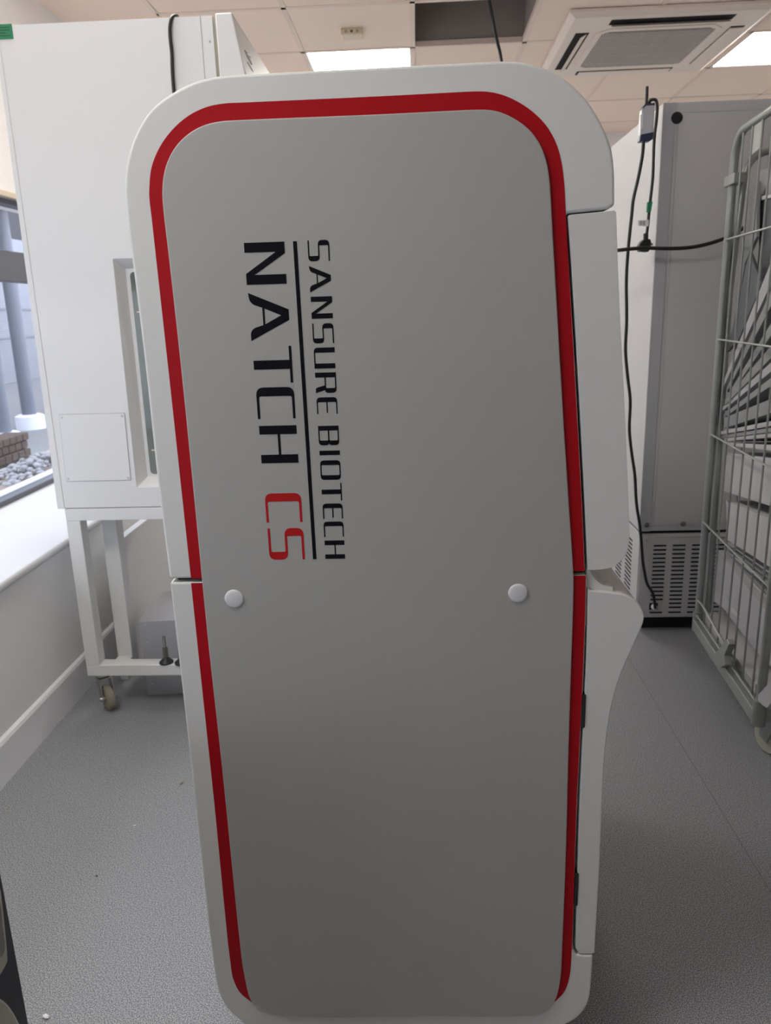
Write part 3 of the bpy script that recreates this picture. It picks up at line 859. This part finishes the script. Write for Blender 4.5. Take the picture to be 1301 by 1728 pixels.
for cc in range(6):
    g = G()
    xa = onY(1103, 921, RY).x + cc * 0.0755
    for k in range(17):
        z = onY(1103, 921, RY).z - k * 0.0176
        if k == 16: z -= 0.004
        if cc == 0 and k in (14, 15): continue
        if k == 16:
            g.out('vent_slots', 'dark', lv)
            g = G()
        g.box(xa, xa + 0.05, RY - 0.0008, RY + 0.001, z - 0.0034, z + 0.0034)
    g.out('vent_slot', 'dark', lv)
g = G().box(0.93, 1.5, RY - 0.0008, RY + 0.001, 0.402, 0.4035); g.out('panel_seam', 'line', lv)
G().box(RL + 0.03, RL + RW - 0.05, RY + 0.04, RY + RD - 0.04, 0.0, 0.06).out('plinth', 'dark', fr)
for cc in range(4):
    g = G()
    for k in range(14):
        y = RY + 0.10 + cc * 0.15
        z = 0.36 - k * 0.0176
        g.box(RL + 0.003, RL + 0.005, y, y + 0.09, z - 0.0034, z + 0.0034)
    g.out('side_slots', 'dark', bs)
pc = G().lathe(onY(1142, 199, RY - 0.002), (0, -1, 0), [(0, 0.0195), (0.002, 0.0195), (0.004, 0.0175), (0.0045, 0.004)], 28).out('hole_plug', 'black', fr, smooth=True)
for q in ((1091, 885.5), (1152.5, 884)):
    G().lathe(onY(q[0], q[1], RY), (0, -1, 0), [(-0.002, 0.010), (0.003, 0.010), (0.005, 0.006), (0.010, 0.005), (0.012, 0.002)], 14).out('bolt', 'stud', fr, smooth=True)
for q in ((1091.5, 912.5), (1068, 905)):
    c_ = onY(q[0], q[1], RY)
    if c_.x > RL + 0.005:
        G().lathe(c_, (0, -1, 0), [(-0.004, 0.005), (0.002, 0.0045), (0.003, 0.002)], 12).out('screw', 'chrome', fr)
sk = onY(1102, 1023, RY)
G().box(sk.x - 0.016, sk.x + 0.018, RY - 0.004, RY + 0.001, sk.z - 0.014, sk.z + 0.014).out('power_inlet', 'dark', fr)
gg = G().lathe(V(sk.x + 0.002, RY - 0.004, sk.z), (0, -1, 0), [(0, 0.012), (0.012, 0.011), (0.014, 0.007)], 16).out('inlet_plug', 'paper', fr, smooth=True)

# data logger hung on the freezer corner
LYY = RY - 0.03
def Q(x, y, Y=LYY): return onY(x, y, Y)
c0_ = Q(1093, 205)
dl = thing('data_logger', 'silver and navy wireless logger with stub antenna on the freezer corner', 'logger', (c0_.x, LYY + 0.015, c0_.z))
G().prism([Q(1083, 185), Q(1090, 176), Q(1105, 176), Q(1103, 224), Q(1080, 229)], (0, 0.03, 0)).out('case', 'logger', dl, bevel=0.003)
G().prism([Q(1081, 226), Q(1103, 222), Q(1101.5, 235), Q(1096, 238), Q(1079, 238.5)], (0, 0.031, 0)).out('end_cap', 'blue', dl, bevel=0.002)
G().prism([Q(1084, 185), Q(1088, 176), Q(1105, 173), Q(1105, 178), Q(1090, 179)], (0, 0.031, 0)).out('end_cap', 'blue', dl, bevel=0.001)
G().prism([Q(1081, 194, LYY - 0.0005), Q(1085.5, 190, LYY - 0.0005), Q(1084.5, 216, LYY - 0.0005), Q(1080.5, 219, LYY - 0.0005)], (0, 0.001, 0)).out('label_plate', 'paper', dl)
G().tube([Q(1090.5, 176, LYY + 0.012), Q(1091.5, 160, LYY + 0.012), Q(1092, 146, LYY + 0.012)], 0.0052, 10).out('antenna', 'black', dl, smooth=True)
# cables
tag(G().tube([Q(1086, 238), Q(1084, 262), Q(1077, 300), Q(1068.5, 338), Q(1066, 362), Q(1061, 410), Q(1057, 470), Q(1057.5, 540), Q(1055.5, 590), Q(1059, 635), Q(1063.5, 675), Q(1062, 725), Q(1066, 765), Q(1071, 800), Q(1074, 850), Q(1080, 890), Q(1085, 950), Q(1087.5, 965), Q(1092, 985), Q(1101, 1000), Q(1105, 1018, RY - 0.022), V(sk.x + 0.004, RY - 0.016, sk.z - 0.002)], 0.0058, 10, 4).out('power_cable', 'cable', smooth=True),
    'long black power cable hanging from the logger down to the freezer inlet', 'cable')
pp = thing('mains_plug', 'black mains plug hanging by its taped cable at the freezer corner', 'plug', tuple(Q(1089, 415, LYY + 0.01)))
G().tube([Q(1095, 178, LYY + 0.012), Q(1097, 170, LYY + 0.004), Q(1102, 168), Q(1106.5, 169), Q(1109, 176), Q(1108, 200), Q(1104, 235), Q(1101.5, 300), Q(1096.5, 345), Q(1092, 390), Q(1090, 400)], 0.0052, 10, 4).out('lead', 'cable', pp, smooth=True)
G().prism([Q(1093, 341, LYY - 0.008), Q(1101.5, 340, LYY - 0.008), Q(1098.5, 357, LYY - 0.008), Q(1092, 358, LYY - 0.008)], (0, 0.014, 0)).out('green_tape', 'green', pp)
G().prism([Q(1077, 372, LYY - 0.007), Q(1095, 371, LYY - 0.007), Q(1094, 382, LYY - 0.007), Q(1077, 381, LYY - 0.007)], (0, 0.002, 0)).out('cable_tag', 'paper', pp)
g = G()
for x in (1080, 1082, 1085, 1087):
    g.prism([Q(x, 373, LYY - 0.0074), Q(x + 1.2, 373, LYY - 0.0074), Q(x + 1.2, 380, LYY - 0.0074), Q(x, 380, LYY - 0.0074)], (0, 0.0006, 0))
g.out('tag_print', 'logo', pp)
G().prism([Q(1086, 404), Q(1098, 403), Q(1100, 412), Q(1095, 425), Q(1079, 424), Q(1079, 412)], (0, 0.036, 0)).out('plug_body', 'black', pp, bevel=0.004)
G().tube([Q(1090, 394), Q(1089.5, 405)], 0.0085, 10).out('strain_relief', 'black', pp)
G().box(Q(1100, 412).x - 0.004, Q(1100, 412).x + 0.006, LYY + 0.008, LYY + 0.014, Q(1100, 412).z - 0.004, Q(1100, 412).z + 0.004).out('pin', 'chrome', pp)
hy = RY - 0.075
tag(G().tube([V(0.80, 4.9, 0.008), V(0.74, 4.5, 0.12), V(0.66, 3.95, 0.95), V(0.63, 3.5, 1.36), Q(1005, 423, RY + 0.1), Q(1042, 422.5, hy), Q(1065, 420, hy), Q(1090, 418.5, hy), Q(1130, 419.5, hy), Q(1165, 417.5, hy), Q(1195, 411.5, hy), Q(1226, 401, hy), Q(1250, 388, hy), Q(1275, 370, hy), Q(1310, 340, hy), Q(1380, 290, hy)], 0.0065, 10, 4).out('slung_cable', 'cable', smooth=True),
    'black cable slung level across the back of the freezer towards the roll cage', 'cable')

# ------------------------------------------------------------------ roll cage
N0 = onZ(1279, 1222, 0.15)
F0 = onZ(1178, 1040, 0.205)
du = V(F0.x - N0.x, F0.y - N0.y, 0)
LEN = du.length
du.normalize()
dw = V(du.y, -du.x, 0)                                          # to the right, into the cage
Np = V(N0.x, N0.y, 0)
def C(u, w, z):
    return Np + du * u + dw * w + V(0, 0, z)
def onC(x, y, w=0.0):
    return onP(x, y, Np + dw * w, dw)
def uz(x, y, w=0.0):
    p = onC(x, y, w)
    return (p - Np).dot(du), p.z
WID = 0.72
ZT = uz(1262, 213)[1]
print('cage', N0, F0, LEN, 'top', [uz(*q) for q in ((1237, 300), (1245, 235), (1262, 213), (1301, 180))], [uz(*q) for q in ((1232, 407), (1301, 381), (1217, 573), (1301, 583.7), (1203.6, 728), (1301, 792.5), (1191, 874.4), (1289, 985), (1176, 1012), (1259, 1144))],
      [uz(*q) for q in ((1206, 1000), (1219.6, 1000), (1234.7, 1000), (1251, 1000), (1269, 1000))])
rc = thing('roll_cage', 'zinc-plated wire mesh roll cage trolley packed with white cartons and grey boards', 'trolley', tuple(C(LEN / 2, WID / 2, 0)))
rp = 0.0125
def post(u, w, z0, z1):
    return G().tube([C(u, w, z0), C(u, w, z1)], rp, 14, 0)
# side frame: near post, rounded top, far post as one bent tube each side
bend = 0.085
def hoop(w, u0, u1):
    pts = [C(u0, w, 0.16)]
    pts += [C(u0, w, ZT - bend)] + [C(u0 + bend * (1 - math.cos(a)), w, ZT - bend + bend * math.sin(a)) for a in [math.pi / 12 * k for k in range(1, 6)]] + [C(u0 + bend, w, ZT)]
    pts += [C(u1 - bend, w, ZT)] + [C(u1 - bend * (1 - math.sin(a)), w, ZT - bend + bend * math.cos(a)) for a in [math.pi / 12 * k for k in range(1, 6)]] + [C(u1, w, ZT - bend), C(u1, w, 0.16)]
    return G().tube(pts, rp, 14, 0)
hoop(0, 0, LEN).out('side_frame', 'galv', rc, smooth=True)
hoop(WID, 0, LEN).out('side_frame', 'galv', rc, smooth=True)
# rear end frame and mesh
g = G().tube([C(LEN + 0.005, 0.035, 0.2), C(LEN + 0.005, 0.035, ZT - 0.12), C(LEN + 0.005, 0.06, ZT - 0.07), C(LEN + 0.005, 0.11, ZT - 0.05), C(LEN + 0.005, WID - 0.1, ZT - 0.05), C(LEN + 0.005, WID - 0.04, ZT - 0.12), C(LEN + 0.005, WID - 0.035, 0.2)], 0.011, 12, 3)
g.out('end_frame', 'galv', rc, smooth=True)
for k in range(5):
    w = 0.10 + k * 0.13
    G().tube([C(LEN + 0.005, w, 0.22), C(LEN + 0.005, w, ZT - 0.05)], 0.0028, 6, 0).out('wire', 'galv', rc)
for z in (0.5, 0.85, 1.2):
    G().tube([C(LEN + 0.011, 0.03, z), C(LEN + 0.011, WID - 0.03, z)], 0.0028, 6, 0).out('wire', 'galv', rc)
# side mesh
us = [uz(x, 1000)[0] for x in (1206, 1219.6, 1234.7, 1251, 1269)]
stp = sum(us[i] - us[i + 1] for i in range(4)) / 4
ulist = [us[0] + stp] + us + [us[-1] - stp * k for k in (1, 2)]
for u in ulist:
    if 0.02 < u < LEN - 0.02:
        G().tube([C(u, -0.003, 0.205), C(u, -0.003, ZT - 0.004)], 0.0032, 8, 0).out('wire', 'galv', rc, smooth=True)
zs_ = [(uz(1232, 407)[1] + uz(1301, 381)[1]) / 2, (uz(1217, 573)[1] + uz(1301, 583.7)[1]) / 2, (uz(1203.6, 728)[1] + uz(1301, 792.5)[1]) / 2, (uz(1191, 874.4)[1] + uz(1289, 985)[1]) / 2, 0.215]
for z in zs_:
    G().tube([C(-0.008, -0.009, z), C(LEN + 0.008, -0.009, z)], 0.0032, 8, 0).out('wire', 'galv', rc, smooth=True)
# number plate between the wires under the top bar
q = [uz(*p) for p in ((1271, 224), (1289, 208), (1285, 248), (1270, 262))]
G().prism([C(q[0][0], -0.002, ZT - 0.01), C(q[1][0], -0.002, ZT - 0.01), C(q[1][0], -0.002, q[2][1]), C(q[0][0], -0.002, q[3][1])], dw * 0.003).out('plate', 'galv', rc)
# clips on the far post
u_, z_ = uz(1240, 303)
G().prism([C(LEN + 0.035, -0.017, z_ + 0.014), C(LEN - 0.07, -0.017, z_ + 0.014), C(LEN - 0.07, -0.017, z_ - 0.016), C(LEN + 0.035, -0.017, z_ - 0.016)], dw * 0.034).out('clip', 'galv', rc, bevel=0.002)
z_ = uz(1226, 385)[1]
G().prism([C(LEN + 0.04, 0.0, z_ + 0.013), C(LEN + 0.012, 0.0, z_ + 0.013), C(LEN + 0.012, 0.0, z_ - 0.014), C(LEN + 0.04, 0.0, z_ - 0.014)], dw * 0.012).out('clip', 'galv', rc, bevel=0.001)
# base: angle rails, deck, sockets, casters
def bar(u0, u1, w0, w1, z0, z1):
    return [C(u0, w0, z0), C(u1, w0, z0), C(u1, w1, z0), C(u0, w1, z0)], (0, 0, z1 - z0)
for w in (-0.018, WID - 0.012):
    p, e_ = bar(0.0, LEN, w, w + 0.03, 0.155, 0.195)
    G().prism(p, e_).out('base_rail', 'galv', rc, bevel=0.002)
for u in (0.0, LEN - 0.03):
    p, e_ = bar(u, u + 0.03, 0.012, WID - 0.012, 0.155, 0.19)
    G().prism(p, e_).out('base_rail', 'galv', rc, bevel=0.002)
p, e_ = bar(0.03, LEN - 0.03, 0.012, WID - 0.012, 0.182, 0.19)
G().prism(p, e_).out('deck', 'galv', rc)
for u, w in ((0, 0), (LEN, 0), (0, WID), (LEN, WID)):
    G().tube([C(u, w, 0.15), C(u, w, 0.225)], 0.0185, 18, 0).out('socket', 'galv', rc, smooth=True)
cf = onZ(1217, 1122, 0) - Np
for u, w, a_ in ((0.09, 0.085, 20), (cf.dot(du), cf.dot(dw), 20), (0.09, WID - 0.085, 10), (LEN - 0.09, WID - 0.085, 40)):
    p = C(u, w, 0)
    g = G()
    R = Matrix.Rotation(math.radians(a_), 3, 'Z')
    g.prism([C(u - 0.05, w - 0.05, 0.149), C(u + 0.05, w - 0.05, 0.149), C(u + 0.05, w + 0.05, 0.149), C(u - 0.05, w + 0.05, 0.149)], (0, 0, 0.006))
    for s_ in (-1, 1):
        g.prism([p + R @ V(s_ * 0.026, -0.035, 0.15), p + R @ V(s_ * 0.026, 0.035, 0.15), p + R @ V(s_ * 0.026, 0.030, 0.055), p + R @ V(s_ * 0.026, 0.0, 0.045)], R @ V(s_ * 0.004, 0, 0))
    cst = g.out('caster', 'galv', rc)
    cc_ = p + R @ V(-0.018, 0.015, 0.0)
    G().lathe((cc_.x, cc_.y, 0.054), R @ V(1, 0, 0), [(0, 0.03), (0.001, 0.048), (0.008, 0.054), (0.028, 0.054), (0.035, 0.048), (0.036, 0.03)], 30).out('wheel', 'cream', cst, smooth=True)
# foot plate where the far mesh corner is bent out
pts = [onC(x, y, -0.03) for x, y in ((1204, 1106), (1226, 1078), (1230, 1087), (1222, 1106), (1224, 1122), (1215, 1127), (1209, 1119))]
G().prism(pts, dw * 0.02).out('corner_plate', 'galv', rc, bevel=0.002)
# bent bar along the foot of the mesh
G().tube([onC(1175, 1012, -0.008), onC(1184, 1020, -0.008), onC(1200, 1048, -0.008), onC(1216, 1078, -0.008), onC(1238, 1110, -0.008)], 0.004, 8, 3).out('wire', 'galv', rc, smooth=True)

# what the cage carries -----------------------------------------------------
W0 = 0.05
def load(name, label, cat, pts, m, w=W0, depth=0.3, group=None, bevel=0.001):
    P = []
    for x, y in pts:
        u_, z_ = uz(x, y, w)
        P.append(C(max(min(u_, LEN - (0.014 if w < 0.06 else 0.03)), 0.03 if name != 'metal_channel' else -1), w, z_))
    o = G().prism(P, dw * depth).out(name, m, bevel=bevel)
    return tag(o, label, cat, group)
load('carton', 'white carton in the roll cage, upper one of the two upright white cartons', 'carton', [(1226, 767), (1340, 783), (1340, 867), (1221, 829)], 'card_white', 0.045, 0.5, 'white cartons in the roll cage')
load('carton', 'white carton in the roll cage, lower one of the two upright white cartons', 'carton', [(1225, 845), (1330, 889), (1330, 978), (1227, 911)], 'card_white', 0.045, 0.5, 'white cartons in the roll cage')
load('carton', 'pale carton tilted on end in the roll cage below the upright white cartons', 'carton', [(1204.6, 921), (1310, 1056), (1310, 1135), (1279, 1104), (1200, 1000), (1199, 986)], 'card_light', 0.045, 0.45, 'white cartons in the roll cage')
load('carton_flap', 'pale torn cardboard flap poking out under the tilted carton', 'card', [(1199, 984), (1225, 1012), (1250, 1045), (1192.6, 1001)], 'card_white', 0.042, 0.0025, bevel=0)
p = [onC(1186, 1047.5, 0.02), onC(1274, 1165, 0.02)]
ua, ub = uz(1186, 1047.5, 0.02)[0], uz(1274, 1165, 0.02)[0]
o = G().prism([C(ua, 0.02, 0.190), C(max(ub, 0.04), 0.02, 0.190), C(max(ub, 0.04), 0.55, 0.190), C(ua, 0.55, 0.190)], (0, 0, 0.032)).out('flat_carton', 'card_white', bevel=0.003)
tag(o, 'flat white carton lying on the roll cage deck under the tilted carton', 'carton', 'white cartons in the roll cage')
SH = [((1226, 914), (1295, 962), 4, 'card_white', 'topmost'), ((1224, 920), (1295, 972), 4, 'card_grey', 'second'), ((1221, 923), (1293, 984), 5, 'card_white', 'third'), ((1222, 928), (1293, 997), 6, 'card_grey', 'fourth'), ((1228, 940), (1292, 1004), 6, 'card_light', 'lowest')]
for a_, b_, th, m, nm in SH:
    sl_ = (b_[1] - a_[1]) / (b_[0] - a_[0])
    load('flat_sheet', nm + ' thin sheet of the slanting stack under the white cartons in the roll cage', 'sheet', [a_, (1312, b_[1] + sl_ * (1312 - b_[0])), (1312, b_[1] + sl_ * (1312 - b_[0]) + th), (a_[0], a_[1] + th * 0.7)], m, 0.07, 0.4, 'sheets between cartons in the roll cage')
FAN = [((1221, 641), (1219, 653), (441, 478), 'card_light', 'steepest and topmost board of the fanned stack'),
       ((1226, 654.5), (1226, 662), (490, 516), 'card_grey', 'second board from the top of the fanned stack'),
       ((1229, 664), (1229, 672), (545, 566), 'card_grey', 'third board from the top of the fanned stack'),
       ((1223, 675), (1223, 684), (583, 604), 'card_grey', 'fourth board from the top of the fanned stack'),
       ((1219, 686), (1219, 693), (611, 627), 'card_light', 'fifth board from the top of the fanned stack'),
       ((1214, 695.5), (1215, 703), (636, 650), 'card_grey', 'sixth board from the top of the fanned stack'),
       ((1222, 705), (1222, 723), (673, 697), 'card_grey', 'thickest board in the middle of the fanned stack'),
       ((1215, 727), (1215, 733), (710, 719), 'card_light', 'first thin board below the thickest of the fanned stack'),
       ((1216, 734), (1216, 739), (721, 729), 'card_grey', 'second thin board below the thickest of the fanned stack'),
       ((1222, 740), (1222, 745), (731, 738), 'card_light', 'third thin board below the thickest of the fanned stack'),
       ((1230, 747), (1230, 752), (751, 761), 'card_white', 'pale lowest board of the fanned stack above the upper white carton')]
for k, (a_, b_, (y0, y1), m, lab) in enumerate(FAN):
    f = (1318 - a_[0]) / (1301 - a_[0])
    load('grey_board', lab + ' in the roll cage', 'board', [a_, (1318, a_[1] + (y0 - a_[1]) * f), (1318, b_[1] + (y1 - b_[1]) * f), b_], m, 0.018 + 0.004 * (k % 3), 0.34, 'boards fanned out in the roll cage')
load('lid', 'thin pale lid lying on the upper white carton in the roll cage', 'lid', [(1227, 763), (1330, 776), (1330, 781), (1227, 768)], 'alu', 0.05, 0.5)
load('slate_sheet', 'large slate grey sheet leaning behind the fanned boards in the roll cage', 'sheet', [(1264, 412), (1284, 482), (1330, 420), (1330, 740), (1262, 752), (1222, 690), (1232, 560)], 'slate', 0.37, 0.012)
load('slate_board', 'narrow slate board leaning just above the fanned boards in the roll cage', 'board', [(1264, 425), (1285, 478), (1246, 574), (1226, 594), (1240, 535)], 'slate', 0.018, 0.010)
dbx = load('dark_box', 'dark box with a bright metal rim at the top of the roll cage load', 'box', [(1278, 340), (1330, 327), (1330, 425), (1284, 483)], 'slate', 0.06, 0.3)
P_ = [C(max(uz(x, y, 0.055)[0], 0.03), 0.055, uz(x, y, 0.055)[1]) for x, y in [(1278, 333), (1330, 319), (1330, 326), (1278, 339.5)]]
G().prism(P_, dw * 0.3).out('rim', 'alu', dbx, bevel=0.001)['label'] = 'bright metal rim'
load('tray', 'small pale grey tray on top of the dark box in the roll cage', 'tray', [(1278, 290), (1330, 276), (1330, 318), (1278, 332)], 'card_light', 0.07, 0.25)
load('leaning_board', 'pale grey board leaning steeply at the far end of the roll cage', 'board', [(1246, 352), (1278, 305), (1276, 400), (1256, 445), (1232, 560), (1225, 600), (1234, 480)], 'card_grey', 0.04, 0.01)
load('metal_channel', 'grey metal channel sticking out at the near foot of the roll cage', 'channel', [(1275, 1177), (1320, 1128), (1320, 1160), (1294, 1195), (1286, 1190)], 'card_light', -0.01, 0.04)

# ------------------------------------------------------------------ navy appliance at the near left edge
e0 = onY(25, 1600, 0.80)
nx = e0.x
nv = thing('navy_appliance', 'navy sided appliance with cream rounded covers at the near corner of the room', 'appliance', (nx - 0.25, 0.55, 0))
HZ = 0.72
G().box(nx - 0.5, nx, 0.30, 0.80, 0.04, HZ).out('body', 'navy', nv, bevel=0.002)
def sq(x, y): return onX(x, y, nx + 0.004)
cv = [(-30, 1490, 1), (0, 1494), (4, 1515), (9, 1560), (13, 1605), (14, 1622), (11, 1630), (4, 1643), (-6, 1658, 1), (-40, 1690, 1)]
def sidepoly(pts, X, n=4):
    P = [onX(q[0], q[1], X) for q in pts]
    return catmull(P, n, True)
c1_ = G().prism(sidepoly([(-40, 1480), (0, 1494), (5, 1520), (10, 1566), (13.6, 1608), (13.8, 1622), (9, 1633), (0, 1648), (-40, 1700)], nx + 0.006), (-0.01, 0, 0)).out('side_cover', 'cream', nv, bevel=0.003)
G().prism(sidepoly([(-40, 1515), (-2, 1520), (4, 1560), (8, 1602), (5, 1612), (-1, 1617), (-40, 1650)], nx + 0.0075), (-0.003, 0, 0)).out('glazing', 'creamgrey', c1_)
G().prism(sidepoly([(-40, 1680), (-6, 1682), (6, 1686), (18, 1698), (30, 1718), (40, 1745), (38, 1780), (-40, 1790)], nx + 0.008), (-0.012, 0, 0)).out('side_cover', 'cream', nv, bevel=0.004)
for yy in (0.36, 0.74):
    for xx in (nx - 0.44, nx - 0.06):
        G().lathe((xx, yy, 0), (0, 0, 1), [(0, 0.02), (0.04, 0.018)], 14).out('foot', 'black', nv)

# crumbs on the floor
CR = [((306, 1322), 0.006, 'crumb', 'small beige crumb on the floor beside the analyser edge'), ((15, 1362), 0.0045, 'crumb', 'small dark crumb on the floor close to the skirting'), ((78, 1717), 0.006, 'paper', 'small white scrap on the floor at the bottom of the photo'), ((163, 1479), 0.0028, 'brick', 'tiny brown chip in the middle of the floor at left'), ((227, 1394), 0.0026, 'paper', 'tiny white fleck on the floor between crumb and skirting')]
for q, r, m, lab in CR:
    p = onZ(q[0], q[1], 0)
    g = G()
    bmesh.ops.create_icosphere(g.bm, subdivisions=2, radius=r, matrix=Matrix.Translation((p.x, p.y, r * 0.45)) @ Matrix.Rotation(q[0], 4, 'Z') @ Matrix.Diagonal((1.3, 0.7, 0.5, 1)))
    for v in g.bm.verts:
        v.co += V(random.uniform(-1, 1), random.uniform(-1, 1), random.uniform(-0.3, 0.5)) * r * 0.18
        v.co.z = max(v.co.z, 0.0002)
    tag(g.out('crumb', m), lab, 'crumb', 'crumbs on the floor')

# ------------------------------------------------------------------ outside the window
struct(G().box(-14, XW - 0.2, -8, 22, -0.06, 0.02).out('ground', 'paving'), 'paved ground outside')
struct(G().box(-9, XW - 0.22, -7, 1.6, 0.021, 0.045).out('trim_6', 'outwall'), 'unseen pale slab added outside the near end of the window to reflect daylight')  # added out of view, pale so it bounces daylight up to the ceiling
struct(G().box(-3.75, XW - 0.21, 1.62, 20, 0.02, 0.05).out('trim_5', 'tanpaving'), 'buff paving along the outside wall')
bd = thing('outdoor_building', 'pale corrugated building across the yard seen through the window', 'building', (-9.2, 6, 0.02))
G().box(-9.6, -8.8, -6, 24, 0.02, 3.3).out('wall', 'corr', bd)
g = G()
for z in (0.95, 1.55, 2.15, 2.75):
    g.box(-8.8, -8.785, -6, 24, z, z + 0.035)
g.out('joint', 'outpost', bd)
cn = thing('canopy_beam', 'dark steel canopy beam crossing the upper part of the window view', 'beam', (-5.0, 8, 0.02))
for i_, (px_, py_, lab) in enumerate(((63, 728, 'blue grey steel post outside the window nearest the white cabinet'), (20, 762, 'blue grey steel post outside the window at the photo edge'))):
    p = onZ(px_ - 10, py_ - 6, 0.03)
    t = thing('steel_post', lab, 'post', (p.x, p.y, 0.05), 'steel posts outside the window')
    G().lathe((p.x, p.y, 0.02), (0, 0, 1), [(0, 0.085), (2.53, 0.085)], 20).out('shaft', 'outpost', t, smooth=True)
    G().lathe((p.x, p.y, 0.02), (0, 0, 1), [(0, 0.17), (0.16, 0.17), (0.18, 0.13)], 24).out('collar', 'outwall', t, smooth=True)
bpy.data.objects.remove(cn)
o = G().box(-6.3, -4.4, -4, 22, 2.56, 2.8).out('canopy_beam', 'outdark')
tag(o, 'dark steel canopy beam above the posts outside the window', 'beam')
p = onZ(16, 795, 0.03)
t = thing('brick_stack', 'low stack of brown bricks outside the window', 'bricks', (p.x, p.y, 0.02))
for r_ in range(4):
    g = G()
    for k in range(7):
        x = p.x - 0.25 + (r_ % 2) * 0.02
        y = p.y - 0.35 + k * 0.115
        g.box(x, x + 0.22, y, y + 0.105, 0.02 + r_ * 0.075, 0.02 + r_ * 0.075 + 0.067)
    g.out('course', 'brick', t, bevel=0.008)
p = onZ(66, 795, 0.03)
g = G()
for k in range(260):
    a_ = random.uniform(0, 6.28); rr = random.random() ** 0.7
    x, y = p.x + 0.28 * rr * math.cos(a_), p.y + 0.7 * rr * math.sin(a_)
    r_ = random.uniform(0.018, 0.038)
    bmesh.ops.create_icosphere(g.bm, subdivisions=1, radius=r_, matrix=Matrix.Translation((x, y, 0.05 + 0.16 * (1 - rr) * random.random())) @ Matrix.Diagonal((1, 1.2, 0.7, 1)))
tag(g.out('gravel_heap', 'gravel'), 'heap of pale gravel outside the window', 'gravel', kind='stuff')

# ------------------------------------------------------------------ daylight
w = bpy.data.worlds.new('overcast sky')
S.world = w
w.use_nodes = True
w.node_tree.nodes['Background'].inputs['Color'].default_value = (0.87, 0.89, 1.0, 1)
w.node_tree.nodes['Background'].inputs['Strength'].default_value = 3.2

S.view_settings.view_transform = 'Standard'
S.view_settings.look = 'None'
S.view_settings.exposure = 0.28
S.view_settings.gamma = 1.0
S.view_settings.use_curve_mapping = False
S.cycles.max_bounces = 8
S.cycles.diffuse_bounces = 5
S.cycles.use_denoising = True
